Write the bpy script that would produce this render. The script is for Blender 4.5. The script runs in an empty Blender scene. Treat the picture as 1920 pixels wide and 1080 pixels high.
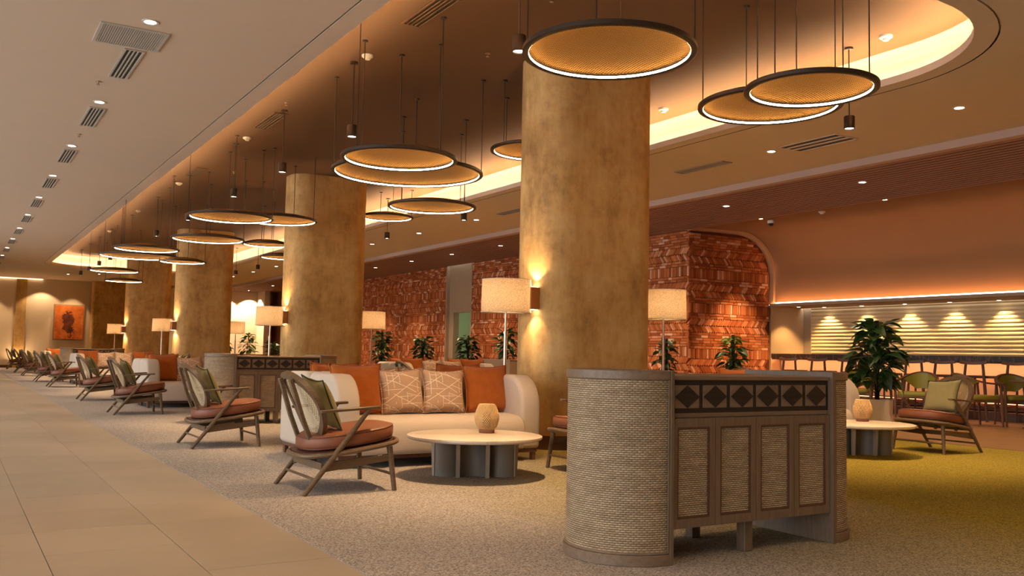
import bpy, bmesh, math, random
from mathutils import Vector, Matrix
rnd = random.Random(7)
PI = math.pi
S = bpy.context.scene
COL = S.collection

# ------------------------------------------------------------------ camera
def make_camera():
    yaw, pitch, roll = math.radians(31.5234), math.radians(4.1294), .020
    r0 = Vector((math.cos(yaw), -math.sin(yaw), 0))
    fw = Vector((math.sin(yaw)*math.cos(pitch), math.cos(yaw)*math.cos(pitch), math.sin(pitch)))
    up0 = r0.cross(fw)
    c, s = math.cos(roll), math.sin(roll)
    R = r0*c + up0*s
    U = up0*c - r0*s
    cam = bpy.data.cameras.new('camera')
    cam.sensor_width = 36; cam.lens = 1720/1920*36; cam.clip_end = 200; cam.clip_start = .05
    o = bpy.data.objects.new('camera', cam); COL.objects.link(o)
    o.matrix_world = Matrix(((R.x, U.x, -fw.x, 0), (R.y, U.y, -fw.y, 0), (R.z, U.z, -fw.z, 1.0), (0, 0, 0, 1)))
    S.camera = o
make_camera()

# ------------------------------------------------------------------ world, exposure, light levels
W = bpy.data.worlds.new('world'); S.world = W; W.use_nodes = True
W.node_tree.nodes['Background'].inputs[0].default_value = (1.0, .93, .87, 1)
W.node_tree.nodes['Background'].inputs[1].default_value = 3.4
S.view_settings.view_transform = 'Standard'; S.view_settings.look = 'None'
S.view_settings.exposure = 1.0; S.view_settings.gamma = 1; S.view_settings.use_curve_mapping = False
S.cycles.use_denoising = True
S.cycles.max_bounces = 7; S.cycles.diffuse_bounces = 4; S.cycles.transparent_max_bounces = 12
S.cycles.sample_clamp_indirect = 4; S.cycles.caustics_reflective = False; S.cycles.caustics_refractive = False
S.cycles.blur_glossy = 1.0
WARM = (1.0, .62, .30)
AMBER = (1.0, .56, .24)
SOFT = (1.0, .66, .36)
P_PENDANT = 330; P_DOWN = 130; P_SLAT = 210; P_BAR = 46; P_LAMP = 9; P_SCONCE = 8
E_COVE = 110; E_RING = 16; E_BARCOVE = 30; E_BARUNDER = 22

# ------------------------------------------------------------------ node helpers
class N:
    def __init__(s, name):
        s.m = bpy.data.materials.new(name); s.m.use_nodes = True
        s.t = s.m.node_tree; s.t.nodes.clear()
        s.out = s.t.nodes.new('ShaderNodeOutputMaterial')
    def n(s, typ, ins=None, **kw):
        x = s.t.nodes.new(typ)
        for k, v in kw.items(): setattr(x, k, v)
        for k, v in (ins or {}).items():
            sock = x.inputs[k]
            if hasattr(v, 'is_linked') or isinstance(v, bpy.types.NodeSocket): s.t.links.new(v, sock)
            else:
                if sock.type == 'RGBA' and len(v) == 3: v = (*v, 1)
                sock.default_value = v
        return x
    def math(s, op, a, b=None, c=None, clamp=False):
        x = s.t.nodes.new('ShaderNodeMath'); x.operation = op; x.use_clamp = clamp
        for i, v in enumerate((a, b, c)):
            if v is None: continue
            if isinstance(v, bpy.types.NodeSocket): s.t.links.new(v, x.inputs[i])
            else: x.inputs[i].default_value = v
        return x.outputs[0]
    def coord(s, kind='Object'): return s.n('ShaderNodeTexCoord').outputs[kind]
    def xyz(s, v):
        x = s.n('ShaderNodeSeparateXYZ', {0: v}); return x.outputs
    def scale(s, v, sc):
        return s.n('ShaderNodeMapping', {'Vector': v, 'Scale': sc}).outputs[0]
    def noise(s, v, scale, detail=3, rough=.5):
        return s.n('ShaderNodeTexNoise', {'Vector': v, 'Scale': scale, 'Detail': detail, 'Roughness': rough}).outputs[0]
    def ramp(s, f, stops):
        x = s.n('ShaderNodeValToRGB', {0: f}); e = x.color_ramp.elements
        while len(e) < len(stops): e.new(.5)
        for k, (p, c) in enumerate(stops): e[k].position = p; e[k].color = (*c, 1) if len(c) == 3 else c
        return x.outputs[0]
    def mix(s, f, a, b, mode='MIX'):
        x = s.n('ShaderNodeMix', data_type='RGBA', blend_type=mode)
        for i, v in ((0, f), (6, a), (7, b)):
            if isinstance(v, bpy.types.NodeSocket): s.t.links.new(v, x.inputs[i])
            else: x.inputs[i].default_value = v if i == 0 else (*v[:3], 1)
        return x.outputs[2]
    def bump(s, h, strength=.3, dist=.01):
        return s.n('ShaderNodeBump', {'Height': h, 'Strength': strength, 'Distance': dist}).outputs[0]
    def pbr(s, color, rough=.6, normal=None, metal=0, spec=.4, **ex):
        ins = {'Base Color': color, 'Roughness': rough, 'Metallic': metal, 'Specular IOR Level': spec}
        if normal is not None: ins['Normal'] = normal
        ins.update(ex)
        x = s.n('ShaderNodeBsdfPrincipled', ins)
        s.t.links.new(x.outputs[0], s.out.inputs[0]); return x
    def done(s, sh=None):
        if sh is not None: s.t.links.new(sh, s.out.inputs[0])
        return s.m
MAT = {}
def plain(name, color, rough=.6, metal=0, spec=.4, var=.0, scale=30, bump=0):
    a = N(name); c = a.coord()
    nz = a.noise(c, scale, 3)
    v = a.mix(nz, [x*(1-var) for x in color], [min(1, x*(1+var)) for x in color])
    a.pbr(v, rough, a.bump(nz, bump, .004) if bump else None, metal, spec)
    MAT[name] = a.m; return a.m
def emit(name, color, strength):
    a = N(name); e = a.n('ShaderNodeEmission', {'Color': color, 'Strength': strength})
    MAT[name] = a.done(e.outputs[0]); return a.m
def wood(name, c1, c2, axis='X', rough=.45, sc=14):
    a = N(name); c = a.coord()
    st = {'X': (1.2, sc, sc), 'Y': (sc, 1.2, sc), 'Z': (sc, sc, 1.2)}[axis]
    v = a.scale(c, st)
    n1 = a.noise(v, 4, 6, .6); n2 = a.noise(a.scale(c, tuple(x*3 for x in st)), 6, 3, .6)
    f = a.math('ADD', a.math('MULTIPLY', n1, .6), a.math('MULTIPLY', n2, .4))
    col = a.ramp(f, [(.32, c1), (.68, c2)])
    a.pbr(col, rough, a.bump(f, .15, .003))
    MAT[name] = a.m; return a.m

wood('chair_wood', (.10, .060, .030), (.19, .118, .062), 'X')
wood('cabinet_wood', (.125, .080, .048), (.205, .138, .088), 'Z')
wood('cabinet_wood_flat', (.15, .096, .058), (.235, .158, .102), 'X')
wood('dark_panel', (.016, .010, .007), (.032, .021, .015), 'X')
wood('bar_wood', (.11, .050, .028), (.18, .085, .048), 'Z')
plain('slat_wood', (.34, .165, .105), .6, var=.04, scale=3)
plain('slat_side', (.10, .045, .028), .8)  # dark sides: shade between the slats put into the colour
plain('dark_metal', (.050, .034, .025), .4, .6, .5)
plain('black', (.012, .011, .01), .5)
plain('ceiling_paint', (.66, .53, .40), .9, var=.03, scale=3)
plain('coffer_wall', (.52, .40, .27), .9)  # paler than the coffer ceiling, cove glow put into the colour
plain('coffer_paint', (.135, .066, .026), .9, var=.03, scale=3)  # darkened, stands in for the cove light falling off inwards
plain('vault_paint', (.25, .130, .060), .85, var=.03, scale=2)
plain('band_paint', (.50, .36, .30), .85)
plain('wall_paint', (.70, .58, .43), .85, var=.03, scale=2)
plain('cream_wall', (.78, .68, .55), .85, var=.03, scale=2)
plain('panel_beige', (.36, .26, .17), .7, var=.06, scale=4)
plain('skirting', (.13, .055, .03), .5)
plain('copper', (.55, .25, .10), .35, .8)
plain('chrome', (.62, .45, .34), .3, .9)
plain('white_plastic', (.75, .70, .62), .5)
plain('vent_paint', (.52, .47, .40), .6)
plain('grey_vent', (.30, .27, .25), .6)
plain('pot_cream', (.76, .68, .58), .5, var=.04, scale=6, bump=.1)
plain('pot_dark', (.10, .05, .03), .5)
plain('terracotta', (.45, .16, .06), .6)
plain('soil', (.04, .025, .015), .9, var=.5, scale=60)
plain('moss_pole', (.012, .009, .007), .95, var=.4, scale=60, bump=.5)
plain('leaf_stem', (.05, .09, .02), .6)
plain('table_leg_grey', (.20, .175, .145), .5, var=.06, scale=5)
plain('table_leg_edge', (.34, .28, .21), .5, var=.05, scale=5)
plain('corridor_green', (.62, .70, .48), .85)
plain('sofa_piping', (.60, .52, .44), .9)
plain('green_leather', (.26, .24, .03), .42, var=.08, scale=6)
plain('base_metal', (.17, .09, .05), .4, .3)
plain('lantern_base', (.34, .15, .08), .5)
plain('shutter', (.62, .46, .25), .55, var=.04, scale=5)
plain('bar_front', (.86, .60, .40), .6)
plain('frame_wood', (.10, .04, .02), .5)
def fabric(name, color, sc=420, var=.16, bump=.35, rough=.95, sheen=.15):
    a = N(name); c = a.coord()
    x, y, z = a.xyz(c)
    w1 = a.math('SINE', a.math('MULTIPLY', a.math('ADD', x, y), sc*2))
    w2 = a.math('SINE', a.math('MULTIPLY', z, sc*2))
    nz = a.noise(c, 140, 3, .7); big = a.noise(a.scale(c, (1, 1, 4)), 14, 3)
    f = a.math('ADD', a.math('MULTIPLY', nz, .55), a.math('MULTIPLY', big, .45))
    col = a.mix(f, [v*(1-var*1.6) for v in color], [min(1, v*(1+var)) for v in color])
    h = a.math('ADD', a.math('MULTIPLY', a.math('ADD', w1, w2), .25), nz)
    a.pbr(col, rough, a.bump(h, bump, .003), 0, .2, **{'Sheen Weight': sheen})
    MAT[name] = a.m
fabric('sofa_fabric', (.60, .50, .40), var=.07)
fabric('orange_fabric', (.50, .135, .022), var=.35, bump=.6)
fabric('olive_fabric', (.30, .26, .11), var=.2)
fabric('dark_olive', (.055, .055, .02), var=.3)
def leather():
    a = N('seat_leather'); c = a.coord()
    nz = a.noise(c, 120, 4, .6); b = a.noise(c, 5, 2)
    col = a.mix(b, (.19, .062, .026), (.26, .088, .038))
    a.pbr(col, .48, a.bump(nz, .12, .002), 0, .4); MAT['seat_leather'] = a.m
leather()
plain('leather_piping', (.12, .035, .018), .5)
def pattern_fabric():
    a = N('pattern_fabric'); c = a.coord(); x, y, z = a.xyz(c)
    tot = None
    for ang, fr, off, thr, w in ((0, 17, .1, .50, .040), (90, 15, .35, .52, .035), (62, 9, .2, .36, .024), (-58, 8, .6, .38, .022), (75, 12, .8, .56, .03)):
        t = math.radians(ang)
        d = a.math('ADD', a.math('MULTIPLY', x, math.cos(t)*fr), a.math('MULTIPLY', y, math.sin(t)*fr))
        d = a.math('FRACT', a.math('ADD', d, off+20))
        l = a.math('LESS_THAN', a.math('ABSOLUTE', a.math('SUBTRACT', d, .5)), w)
        v = a.n('ShaderNodeTexVoronoi', {'Vector': a.n('ShaderNodeMapping', {'Vector': c, 'Location': (ang*.13, off, 0), 'Scale': (1, 1, 0)}).outputs[0], 'Scale': 9.0})
        m = a.math('GREATER_THAN', a.xyz(v.outputs['Color'])[0], thr)
        l = a.math('MULTIPLY', l, m)
        tot = l if tot is None else a.math('MAXIMUM', tot, l)
    nz = a.noise(c, 200, 3)
    base = a.mix(nz, (.52, .33, .21), (.64, .43, .29))
    col = a.mix(tot, base, (.90, .78, .62))
    a.pbr(col, .9, a.bump(nz, .3, .002), 0, .2); MAT['pattern_fabric'] = a.m
pattern_fabric()
def plaster():
    a = N('column_plaster'); c = a.coord('Object')
    n1 = a.noise(c, 1.6, 8, .62); n2 = a.noise(c, 9, 6, .7); n3 = a.noise(a.scale(c, (3, 3, .8)), 3, 6, .65)
    f = a.math('ADD', a.math('MULTIPLY', n1, .45), a.math('ADD', a.math('MULTIPLY', n2, .25), a.math('MULTIPLY', n3, .3)))
    col = a.ramp(f, [(.36, (.31, .175, .064)), (.5, (.54, .335, .125)), (.66, (.68, .475, .215))])
    a.pbr(col, .7, a.bump(n2, .12, .01), 0, .25); MAT['column_plaster'] = a.m
plaster()
def tile_mat():
    a = N('floor_tile'); c = a.n('ShaderNodeNewGeometry').outputs['Position']
    n1 = a.noise(c, 1.1, 5, .6); n2 = a.noise(a.scale(c, (1, 6, 1)), 6, 5, .7); n3 = a.noise(c, 160, 2)
    f = a.math('ADD', a.math('MULTIPLY', n1, .5), a.math('ADD', a.math('MULTIPLY', n2, .35), a.math('MULTIPLY', n3, .15)))
    r = a.n('ShaderNodeObjectInfo').outputs['Random']
    f = a.math('ADD', f, a.math('MULTIPLY', a.math('SUBTRACT', r, .5), .12))
    col = a.ramp(f, [(.3, (.32, .255, .185)), (.7, (.455, .37, .27))])
    a.pbr(col, a.math('ADD', a.math('MULTIPLY', n2, .15), .36), a.bump(n3, .05, .002), 0, .4); MAT['floor_tile'] = a.m
tile_mat()
plain('grout', (.11, .085, .06), .9)
def bar_floor():
    a = N('bar_floor'); c = a.n('ShaderNodeNewGeometry').outputs['Position']
    n1 = a.noise(a.scale(c, (1, 5, 1)), 2, 5, .6)
    col = a.ramp(n1, [(.3, (.17, .085, .030)), (.7, (.25, .135, .052))])
    a.pbr(col, .38, None, 0, .5); MAT['bar_floor'] = a.m
bar_floor()
def carpet():
    a = N('carpet'); c = a.n('ShaderNodeNewGeometry').outputs['Position']
    x, y, z = a.xyz(c)
    sp = a.noise(c, 95, 2, .75); sp2 = a.noise(c, 230, 2, .8)
    wave = a.noise(a.scale(c, (.55, .32, 1)), 1.0, 2, .45)
    # woven colour: grey-mauve yarn by the aisle, olive-gold yarn further in, on an irregular boundary
    g = a.math('ADD', a.math('MULTIPLY', a.math('SUBTRACT', x, 3.0), .36), a.math('MULTIPLY', a.math('SUBTRACT', wave, .5), 1.5), clamp=True)
    speck = a.math('ADD', a.math('MULTIPLY', sp, .65), a.math('MULTIPLY', sp2, .35))
    grey = a.ramp(speck, [(.38, (.115, .102, .094)), (.60, (.54, .475, .42))])
    olive = a.ramp(speck, [(.40, (.098, .075, .012)), (.60, (.39, .30, .045))])
    col = a.mix(g, grey, olive)
    a.pbr(col, .98, a.bump(speck, .7, .008), 0, .1); MAT['carpet'] = a.m
carpet()
def weave():
    # woven rattan: u runs along the panel (metres), v up it
    a = N('rattan_weave'); u, v, _ = a.xyz(a.coord('UV'))
    rh, cw = .0105, .026
    vr = a.math('DIVIDE', v, rh); row = a.math('FLOOR', vr); fv = a.math('FRACT', vr)
    cu = a.math('ADD', a.math('DIVIDE', u, cw), a.math('MULTIPLY', a.math('MODULO', row, 2.0), .5))
    fu = a.math('FRACT', cu)
    hu = a.math('SINE', a.math('MULTIPLY', fu, PI)); hv = a.math('SINE', a.math('MULTIPLY', fv, PI))
    h = a.math('MULTIPLY', a.math('POWER', hu, .32), a.math('POWER', hv, .8))
    cell = a.n('ShaderNodeCombineXYZ', {0: a.math('FLOOR', cu), 1: row})
    rn = a.n('ShaderNodeTexWhiteNoise', {0: cell.outputs[0]}).outputs['Value']
    big = a.noise(a.n('ShaderNodeCombineXYZ', {0: a.math('MULTIPLY', u, 3), 1: a.math('MULTIPLY', v, 16)}).outputs[0], 1.5, 3)
    k = a.math('ADD', a.math('MULTIPLY', rn, .25), a.math('MULTIPLY', big, .75))
    base = a.ramp(k, [(.25, (.36, .25, .145)), (.75, (.62, .47, .30))])
    col = a.mix(a.math('POWER', h, .6), (.10, .06, .032), base)
    a.pbr(col, .6, a.bump(h, .9, .006), 0, .35); MAT['rattan_weave'] = a.m
weave()
def cane():
    a = N('cane'); u, v, _ = a.xyz(a.coord('UV'))
    p = .022
    vr = a.math('DIVIDE', v, p*.5*1.2); row = a.math('FLOOR', vr)
    cu = a.math('ADD', a.math('DIVIDE', u, p), a.math('MULTIPLY', a.math('MODULO', row, 2.0), .5))
    fx = a.math('MULTIPLY', a.math('SUBTRACT', a.math('FRACT', cu), .5), 1.0)
    fy = a.math('MULTIPLY', a.math('SUBTRACT', a.math('FRACT', vr), .5), .75)
    d = a.math('SQRT', a.math('ADD', a.math('MULTIPLY', fx, fx), a.math('MULTIPLY', fy, fy)))
    hole = a.math('LESS_THAN', d, .235)
    st = a.math('SINE', a.math('MULTIPLY', a.math('ADD', cu, vr), 2*PI))
    col = a.mix(a.math('ADD', a.math('MULTIPLY', st, .3), .5), (.50, .37, .20), (.74, .60, .38))
    b = a.n('ShaderNodeBsdfPrincipled', {'Base Color': col, 'Roughness': .6})
    t = a.n('ShaderNodeBsdfTransparent')
    m = a.n('ShaderNodeMixShader', {0: hole, 1: b.outputs[0], 2: t.outputs[0]})
    MAT['cane'] = a.done(m.outputs[0])
cane()
def marble(name, c0, c1, cv, rough):
    a = N(name); c = a.coord()
    n1 = a.noise(c, 3, 8, .65)
    vein = a.math('ABSOLUTE', a.math('SUBTRACT', a.noise(a.scale(c, (1, 2.4, 1)), 2.2, 8, .6), .5))
    col = a.mix(n1, c0, c1); col = a.mix(a.ramp(vein, [(0, (1, 1, 1)), (.02, (0, 0, 0))]), col, cv)
    a.pbr(col, rough, None, 0, .5); MAT[name] = a.m
marble('table_stone', (.68, .56, .43), (.76, .65, .52), (.62, .50, .37), .22)
marble('dark_marble', (.020, .012, .009), (.05, .028, .02), (.16, .10, .07), .5)
def brick_mat(name, single):
    a = N(name); c = a.n('ShaderNodeNewGeometry').outputs['Position']
    r = a.n('ShaderNodeObjectInfo').outputs['Random'] if single else a.n('ShaderNodeAttribute', attribute_name='tint').outputs['Fac']
    nz = a.noise(c, 22, 5, .7)
    f = a.math('ADD', a.math('MULTIPLY', r, .8), a.math('MULTIPLY', nz, .25))
    col = a.ramp(f, [(.10, (.27, .068, .020)), (.55, (.45, .132, .040)), (.78, (.54, .19, .075)), (.93, (.74, .44, .29))])
    a.pbr(col, .85, a.bump(nz, .4, .006), 0, .2); MAT[name] = a.m
brick_mat('brick_single', True); brick_mat('brick_mass', False)
plain('mortar', (.12, .035, .014), .95)
def leaf_mat(name, c0, c1):
    a = N(name); c = a.coord()
    r = a.n('ShaderNodeObjectInfo').outputs['Random']; nz = a.noise(c, 9, 2)
    x = a.xyz(c)[1]
    rib = a.math('LESS_THAN', a.math('ABSOLUTE', x), .0035)
    col = a.mix(a.math('ADD', a.math('MULTIPLY', r, .6), a.math('MULTIPLY', nz, .4)), c0, c1)
    col = a.mix(a.math('MULTIPLY', rib, .5), col, [min(1, v*2.2) for v in c1])
    b = a.n('ShaderNodeBsdfPrincipled', {'Base Color': col, 'Roughness': .35, 'Specular IOR Level': .5})
    t = a.n('ShaderNodeBsdfTranslucent', {'Color': col})
    m = a.n('ShaderNodeMixShader', {0: .18, 1: b.outputs[0], 2: t.outputs[0]})
    MAT[name] = a.done(m.outputs[0])
leaf_mat('leaf_dark', (.012, .035, .010), (.035, .085, .018))
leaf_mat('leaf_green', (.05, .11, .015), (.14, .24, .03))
def shade_mat():
    a = N('lamp_shade'); c = a.coord(); x, y, z = a.xyz(c)
    nz = a.noise(c, 120, 3, .8)
    col = a.mix(a.ramp(nz, [(.35, (0, 0, 0)), (.65, (1, 1, 1))]), (.42, .28, .15), (.86, .66, .42))
    d = a.n('ShaderNodeBsdfDiffuse', {'Color': col}); t = a.n('ShaderNodeBsdfTranslucent', {'Color': col})
    m = a.n('ShaderNodeMixShader', {0: .55, 1: d.outputs[0], 2: t.outputs[0]})
    MAT['lamp_shade'] = a.done(m.outputs[0])
shade_mat()
def ring_mesh_mat():
    a = N('woven_brass'); c = a.coord(); x, y, z = a.xyz(c)
    k = 2*PI/.026
    s1 = a.math('SINE', a.math('MULTIPLY', a.math('ADD', x, y), k*.7)); s2 = a.math('SINE', a.math('MULTIPLY', a.math('SUBTRACT', x, y), k*.7))
    h = a.math('MULTIPLY', s1, s2)
    f = a.math('ADD', a.math('MULTIPLY', h, .5), .5)
    col = a.ramp(f, [(.15, (.10, .035, .006)), (.6, (.50, .25, .065))])
    a.pbr(col, .8, a.bump(f, .8, .008), 0, .05); MAT['woven_brass'] = a.m
ring_mesh_mat()
def art_mat():
    a = N('art_canvas'); c = a.coord(); x, y, z = a.xyz(c)
    n1 = a.noise(c, 3, 6, .7); n2 = a.noise(a.n('ShaderNodeMapping', {'Vector': c, 'Location': (3, 1, 2)}).outputs[0], 3.6, 5, .6)
    base = a.ramp(n1, [(.3, (.50, .08, .015)), (.55, (.72, .20, .03)), (.75, (.80, .32, .08))])
    # an abstract dark cloud of brushwork in the middle of the canvas
    dx = a.math('DIVIDE', x, .36); dz = a.math('DIVIDE', z, .56)
    r = a.math('SQRT', a.math('ADD', a.math('MULTIPLY', dx, dx), a.math('MULTIPLY', dz, dz)))
    r = a.math('ADD', r, a.math('MULTIPLY', a.math('SUBTRACT', n2, .5), 2.6))
    m = a.ramp(r, [(.70, (1, 1, 1)), (.86, (0, 0, 0))])
    dark = a.ramp(n1, [(.4, (.07, .015, .01)), (.7, (.30, .06, .02))])
    a.pbr(a.mix(m, base, dark), .7); MAT['art_canvas'] = a.m
art_mat()
emit('led_cove', (1, .72, .42, 1), E_COVE); emit('led_ring', (1, .74, .40, 1), E_RING)
emit('led_bar', (1, .50, .22, 1), E_BARCOVE); emit('led_under', (1, .42, .16, 1), E_BARUNDER)
emit('lens', (1, .86, .66, 1), 14); emit('lens_small', (1, .82, .6, 1), 10)
emit('led_step', (1, .45, .18, 1), 5)
emit('led_wall', (1, .7, .4, 1), 3)
def glass():
    a = N('window_glass'); g = a.n('ShaderNodeBsdfTransparent', {'Color': (.9, .95, 1, 1)})
    gl = a.n('ShaderNodeBsdfGlossy', {'Roughness': .03}); fr = a.n('ShaderNodeFresnel', {'IOR': 1.45})
    m = a.n('ShaderNodeMixShader', {0: fr.outputs[0], 1: g.outputs[0], 2: gl.outputs[0]}); MAT['window_glass'] = a.done(m.outputs[0])
glass()

# ------------------------------------------------------------------ mesh helpers
class MB:
    def __init__(s): s.v = []; s.f = []; s.uv = []; s.mi = []; s.tint = []; s.k = 0; s.t = 0.
    def face(s, idx, uv=None):
        s.f.append(tuple(idx)); s.uv.append(uv); s.mi.append(s.k); s.tint.append(s.t)
    def box(s, x0, x1, y0, y1, z0, z1, M=None):
        b = len(s.v); P = [(x0,y0,z0),(x1,y0,z0),(x1,y1,z0),(x0,y1,z0),(x0,y0,z1),(x1,y0,z1),(x1,y1,z1),(x0,y1,z1)]
        if M is not None: P = [tuple(M @ Vector(p)) for p in P]
        s.v += P
        for q in ((0,3,2,1),(4,5,6,7),(0,1,5,4),(1,2,6,5),(2,3,7,6),(3,0,4,7)): s.face([b+i for i in q])
        return s
    def tube(s, path, rad, n=8, closed=False, flat=None, cap=True):
        """sweep along path; rad scalar or list; flat=(w,h,up) rectangular section"""
        P = [Vector(p) for p in path]; m = len(P); b = len(s.v)
        R = rad if isinstance(rad, (list, tuple)) else [rad]*m
        up = Vector((0, 0, 1)); prev = None
        for i in range(m):
            a = P[(i-1) % m] if (closed or i > 0) else P[i]; c = P[(i+1) % m] if (closed or i < m-1) else P[i]
            t = (c-a).normalized()
            if flat is not None:
                w, h, u = flat; u = Vector(u if not callable(u) else u(i)); x = t.cross(u).normalized(); y = x.cross(t).normalized()
                for sx, sy in ((-1,-1),(1,-1),(1,1),(-1,1)):
                    s.v.append(tuple(P[i]+x*(sx*w/2*R[i])+y*(sy*h/2*R[i])))
            else:
                if prev is None: x = t.orthogonal().normalized()
                else:
                    x = (prev - t*prev.dot(t)).normalized()
                prev = x; y = t.cross(x)
                for k in range(n):
                    q = 2*PI*k/n; s.v.append(tuple(P[i]+(x*math.cos(q)+y*math.sin(q))*R[i]))
        nn = 4 if flat is not None else n
        for i in range(m if closed else m-1):
            j = (i+1) % m
            for k in range(nn):
                s.face((b+i*nn+k, b+i*nn+(k+1) % nn, b+j*nn+(k+1) % nn, b+j*nn+k))
        if not closed and cap:
            s.face([b+k for k in range(nn)][::-1]); s.face([b+(m-1)*nn+k for k in range(nn)])
        return s
    def lathe(s, prof, n=32, c=(0, 0), cap=False, arc=None):
        b = len(s.v); m = len(prof)
        a0, a1 = arc or (0, 2*PI); full = arc is None; cnt = n if full else n+1
        for i in range(cnt):
            q = a0+(a1-a0)*i/n
            for r, z in prof: s.v.append((c[0]+r*math.cos(q), c[1]+r*math.sin(q), z))
        for i in range(n):
            j = (i+1) % cnt
            for k in range(m-1): s.face((b+i*m+k, b+j*m+k, b+j*m+k+1, b+i*m+k+1))
        if cap and full:
            s.face([b+i*m for i in range(n)][::-1]); s.face([b+i*m+m-1 for i in range(n)])
        return s
    def prism(s, pts, z0, z1, M=None, uvs=None):
        b = len(s.v); n = len(pts)
        P = [(x, y, z0) for x, y in pts]+[(x, y, z1) for x, y in pts]
        if M is not None: P = [tuple(M @ Vector(p)) for p in P]
        s.v += P
        s.face(list(range(b, b+n))[::-1]); s.face(list(range(b+n, b+2*n)))
        for i in range(n):
            j = (i+1) % n; s.face((b+i, b+j, b+n+j, b+n+i))
        return s
    def mesh(s, name, mats, smooth=False, bevel=0, seg=2, sub=0):
        me = bpy.data.meshes.new(name); me.from_pydata(s.v, [], s.f)
        mats = mats if isinstance(mats, (list, tuple)) else [mats]
        for m in mats: me.materials.append(MAT[m])
        if len(mats) > 1: me.polygons.foreach_set('material_index', s.mi)
        if any(u is not None for u in s.uv):
            L = me.uv_layers.new(name='UVMap')
            for p, u in zip(me.polygons, s.uv):
                if u is None: continue
                for li, q in zip(p.loop_indices, u): L.data[li].uv = q
        if any(s.tint):
            at = me.attributes.new('tint', 'FLOAT', 'FACE'); at.data.foreach_set('value', s.tint)
        if bevel or sub:
            bm = bmesh.new(); bm.from_mesh(me)
            if bevel:
                bmesh.ops.remove_doubles(bm, verts=bm.verts, dist=1e-5)
                ed = [e for e in bm.edges if len(e.link_faces) == 2 and e.calc_face_angle(0) > .5]
                bmesh.ops.bevel(bm, geom=ed, offset=bevel, segments=seg, profile=.5, affect='EDGES', clamp_overlap=True)
            bm.normal_update(); bm.to_mesh(me); bm.free()
        if smooth:
            me.polygons.foreach_set('use_smooth', [True]*len(me.polygons))
            if smooth != 'all':
                me.set_sharp_from_angle(angle=math.radians(40))
        me.update(); return me
    def build(s, name, mats, parent=None, **kw):
        return ob(name, s.mesh(name, mats, **kw), parent)
def ob(name, me, parent=None):
    o = bpy.data.objects.new(name, me); COL.objects.link(o)
    if parent is not None: o.parent = parent
    return o
def empty(name, loc=(0, 0, 0), rz=0):
    o = bpy.data.objects.new(name, None); o.empty_display_size = .1
    COL.objects.link(o); o.location = loc; o.rotation_euler = (0, 0, rz); return o
def tag(o, label, cat, group=None, kind=None):
    o['label'] = label; o['category'] = cat
    if group: o['group'] = group
    if kind: o['kind'] = kind
    return o
def struct(o, label=None):
    o['kind'] = 'structure'
    if label: o['label'] = label
    return o
def dup(root, loc=None, rz=None, label=None, group=None):
    def cp(o, par):
        c = o.copy(); COL.objects.link(c)
        if par is not None: c.parent = par
        for ch in KIDS.get(o.name, [q for q in o.children]): cp(ch, c)
        return c
    r = cp(root, None)
    if loc is not None: r.location = loc
    if rz is not None: r.rotation_euler = (0, 0, rz)
    if label: r['label'] = label
    if group: r['group'] = group
    return r
KIDS = {}
def light(kind, loc, power, color, parent=None, size=.03, spot=None, blend=.6, rot=None, name='lamp_light'):
    l = bpy.data.lights.new(name, kind); l.energy = power; l.color = color
    l.shadow_soft_size = size
    if kind == 'SPOT': l.spot_size = spot; l.spot_blend = blend
    o = bpy.data.objects.new(name, l); COL.objects.link(o); o.location = loc
    if rot: o.rotation_euler = rot
    if parent is not None: o.parent = parent
    return o

# ------------------------------------------------------------------ setting: floors
XL, XR, YB, YE = -5.0, 17.0, -4.0, 44.5
TX, TY = .605, .63
CARPET_L, CARPET_R = 1.66, 10.6
b = MB().box(XL, CARPET_L, YB, YE, -.14, -.006)
floor = struct(b.build('floor', 'grout'), 'beige stone tile aisle floor')
tile_me = MB().box(-TX/2+.0015, TX/2-.0015, -TY/2+.0015, TY/2-.0015, -.02, 0).mesh('tile', 'floor_tile', bevel=.0012, seg=1)
for j in range(70):
    for i in range(4):
        x = CARPET_L-TX*(i+.5)
        y = 1.155+TY*j+TY/2
        if y+TY/2 > YE: continue
        t = ob('tile', tile_me, floor); t.location = (x, y, rnd.uniform(-.0006, .0006))
mass = MB()
for i in range(-12, 70):
    for j in range(0, 11):
        if i >= 0 and j < 4: continue
        x = CARPET_L-TX*(j+.5); y = 1.155+TY*i+TY/2
        if y+TY/2 > YE or y-TY/2 < YB or x-TX/2 < XL: continue
        mass.box(x-TX/2+.0015, x+TX/2-.0015, y-TY/2+.0015, y+TY/2-.0015, -.02, 0)
m = mass.build('tile', 'floor_tile', floor); m['kind'] = 'stuff'
struct(MB().box(CARPET_L, CARPET_R, YB, YE, -.1, .004).build('floor_carpet', 'carpet'), 'speckled carpet, grey by the aisle and olive further in')
struct(MB().box(CARPET_R, XR+.3, YB, YE, -.1, 0).build('floor_bar', 'bar_floor'), 'glossy brown floor in front of the bar')
struct(MB().box(CARPET_R-.012, CARPET_R+.012, YB, YE, -.02, .006).build('trim_1', 'base_metal'))

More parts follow.
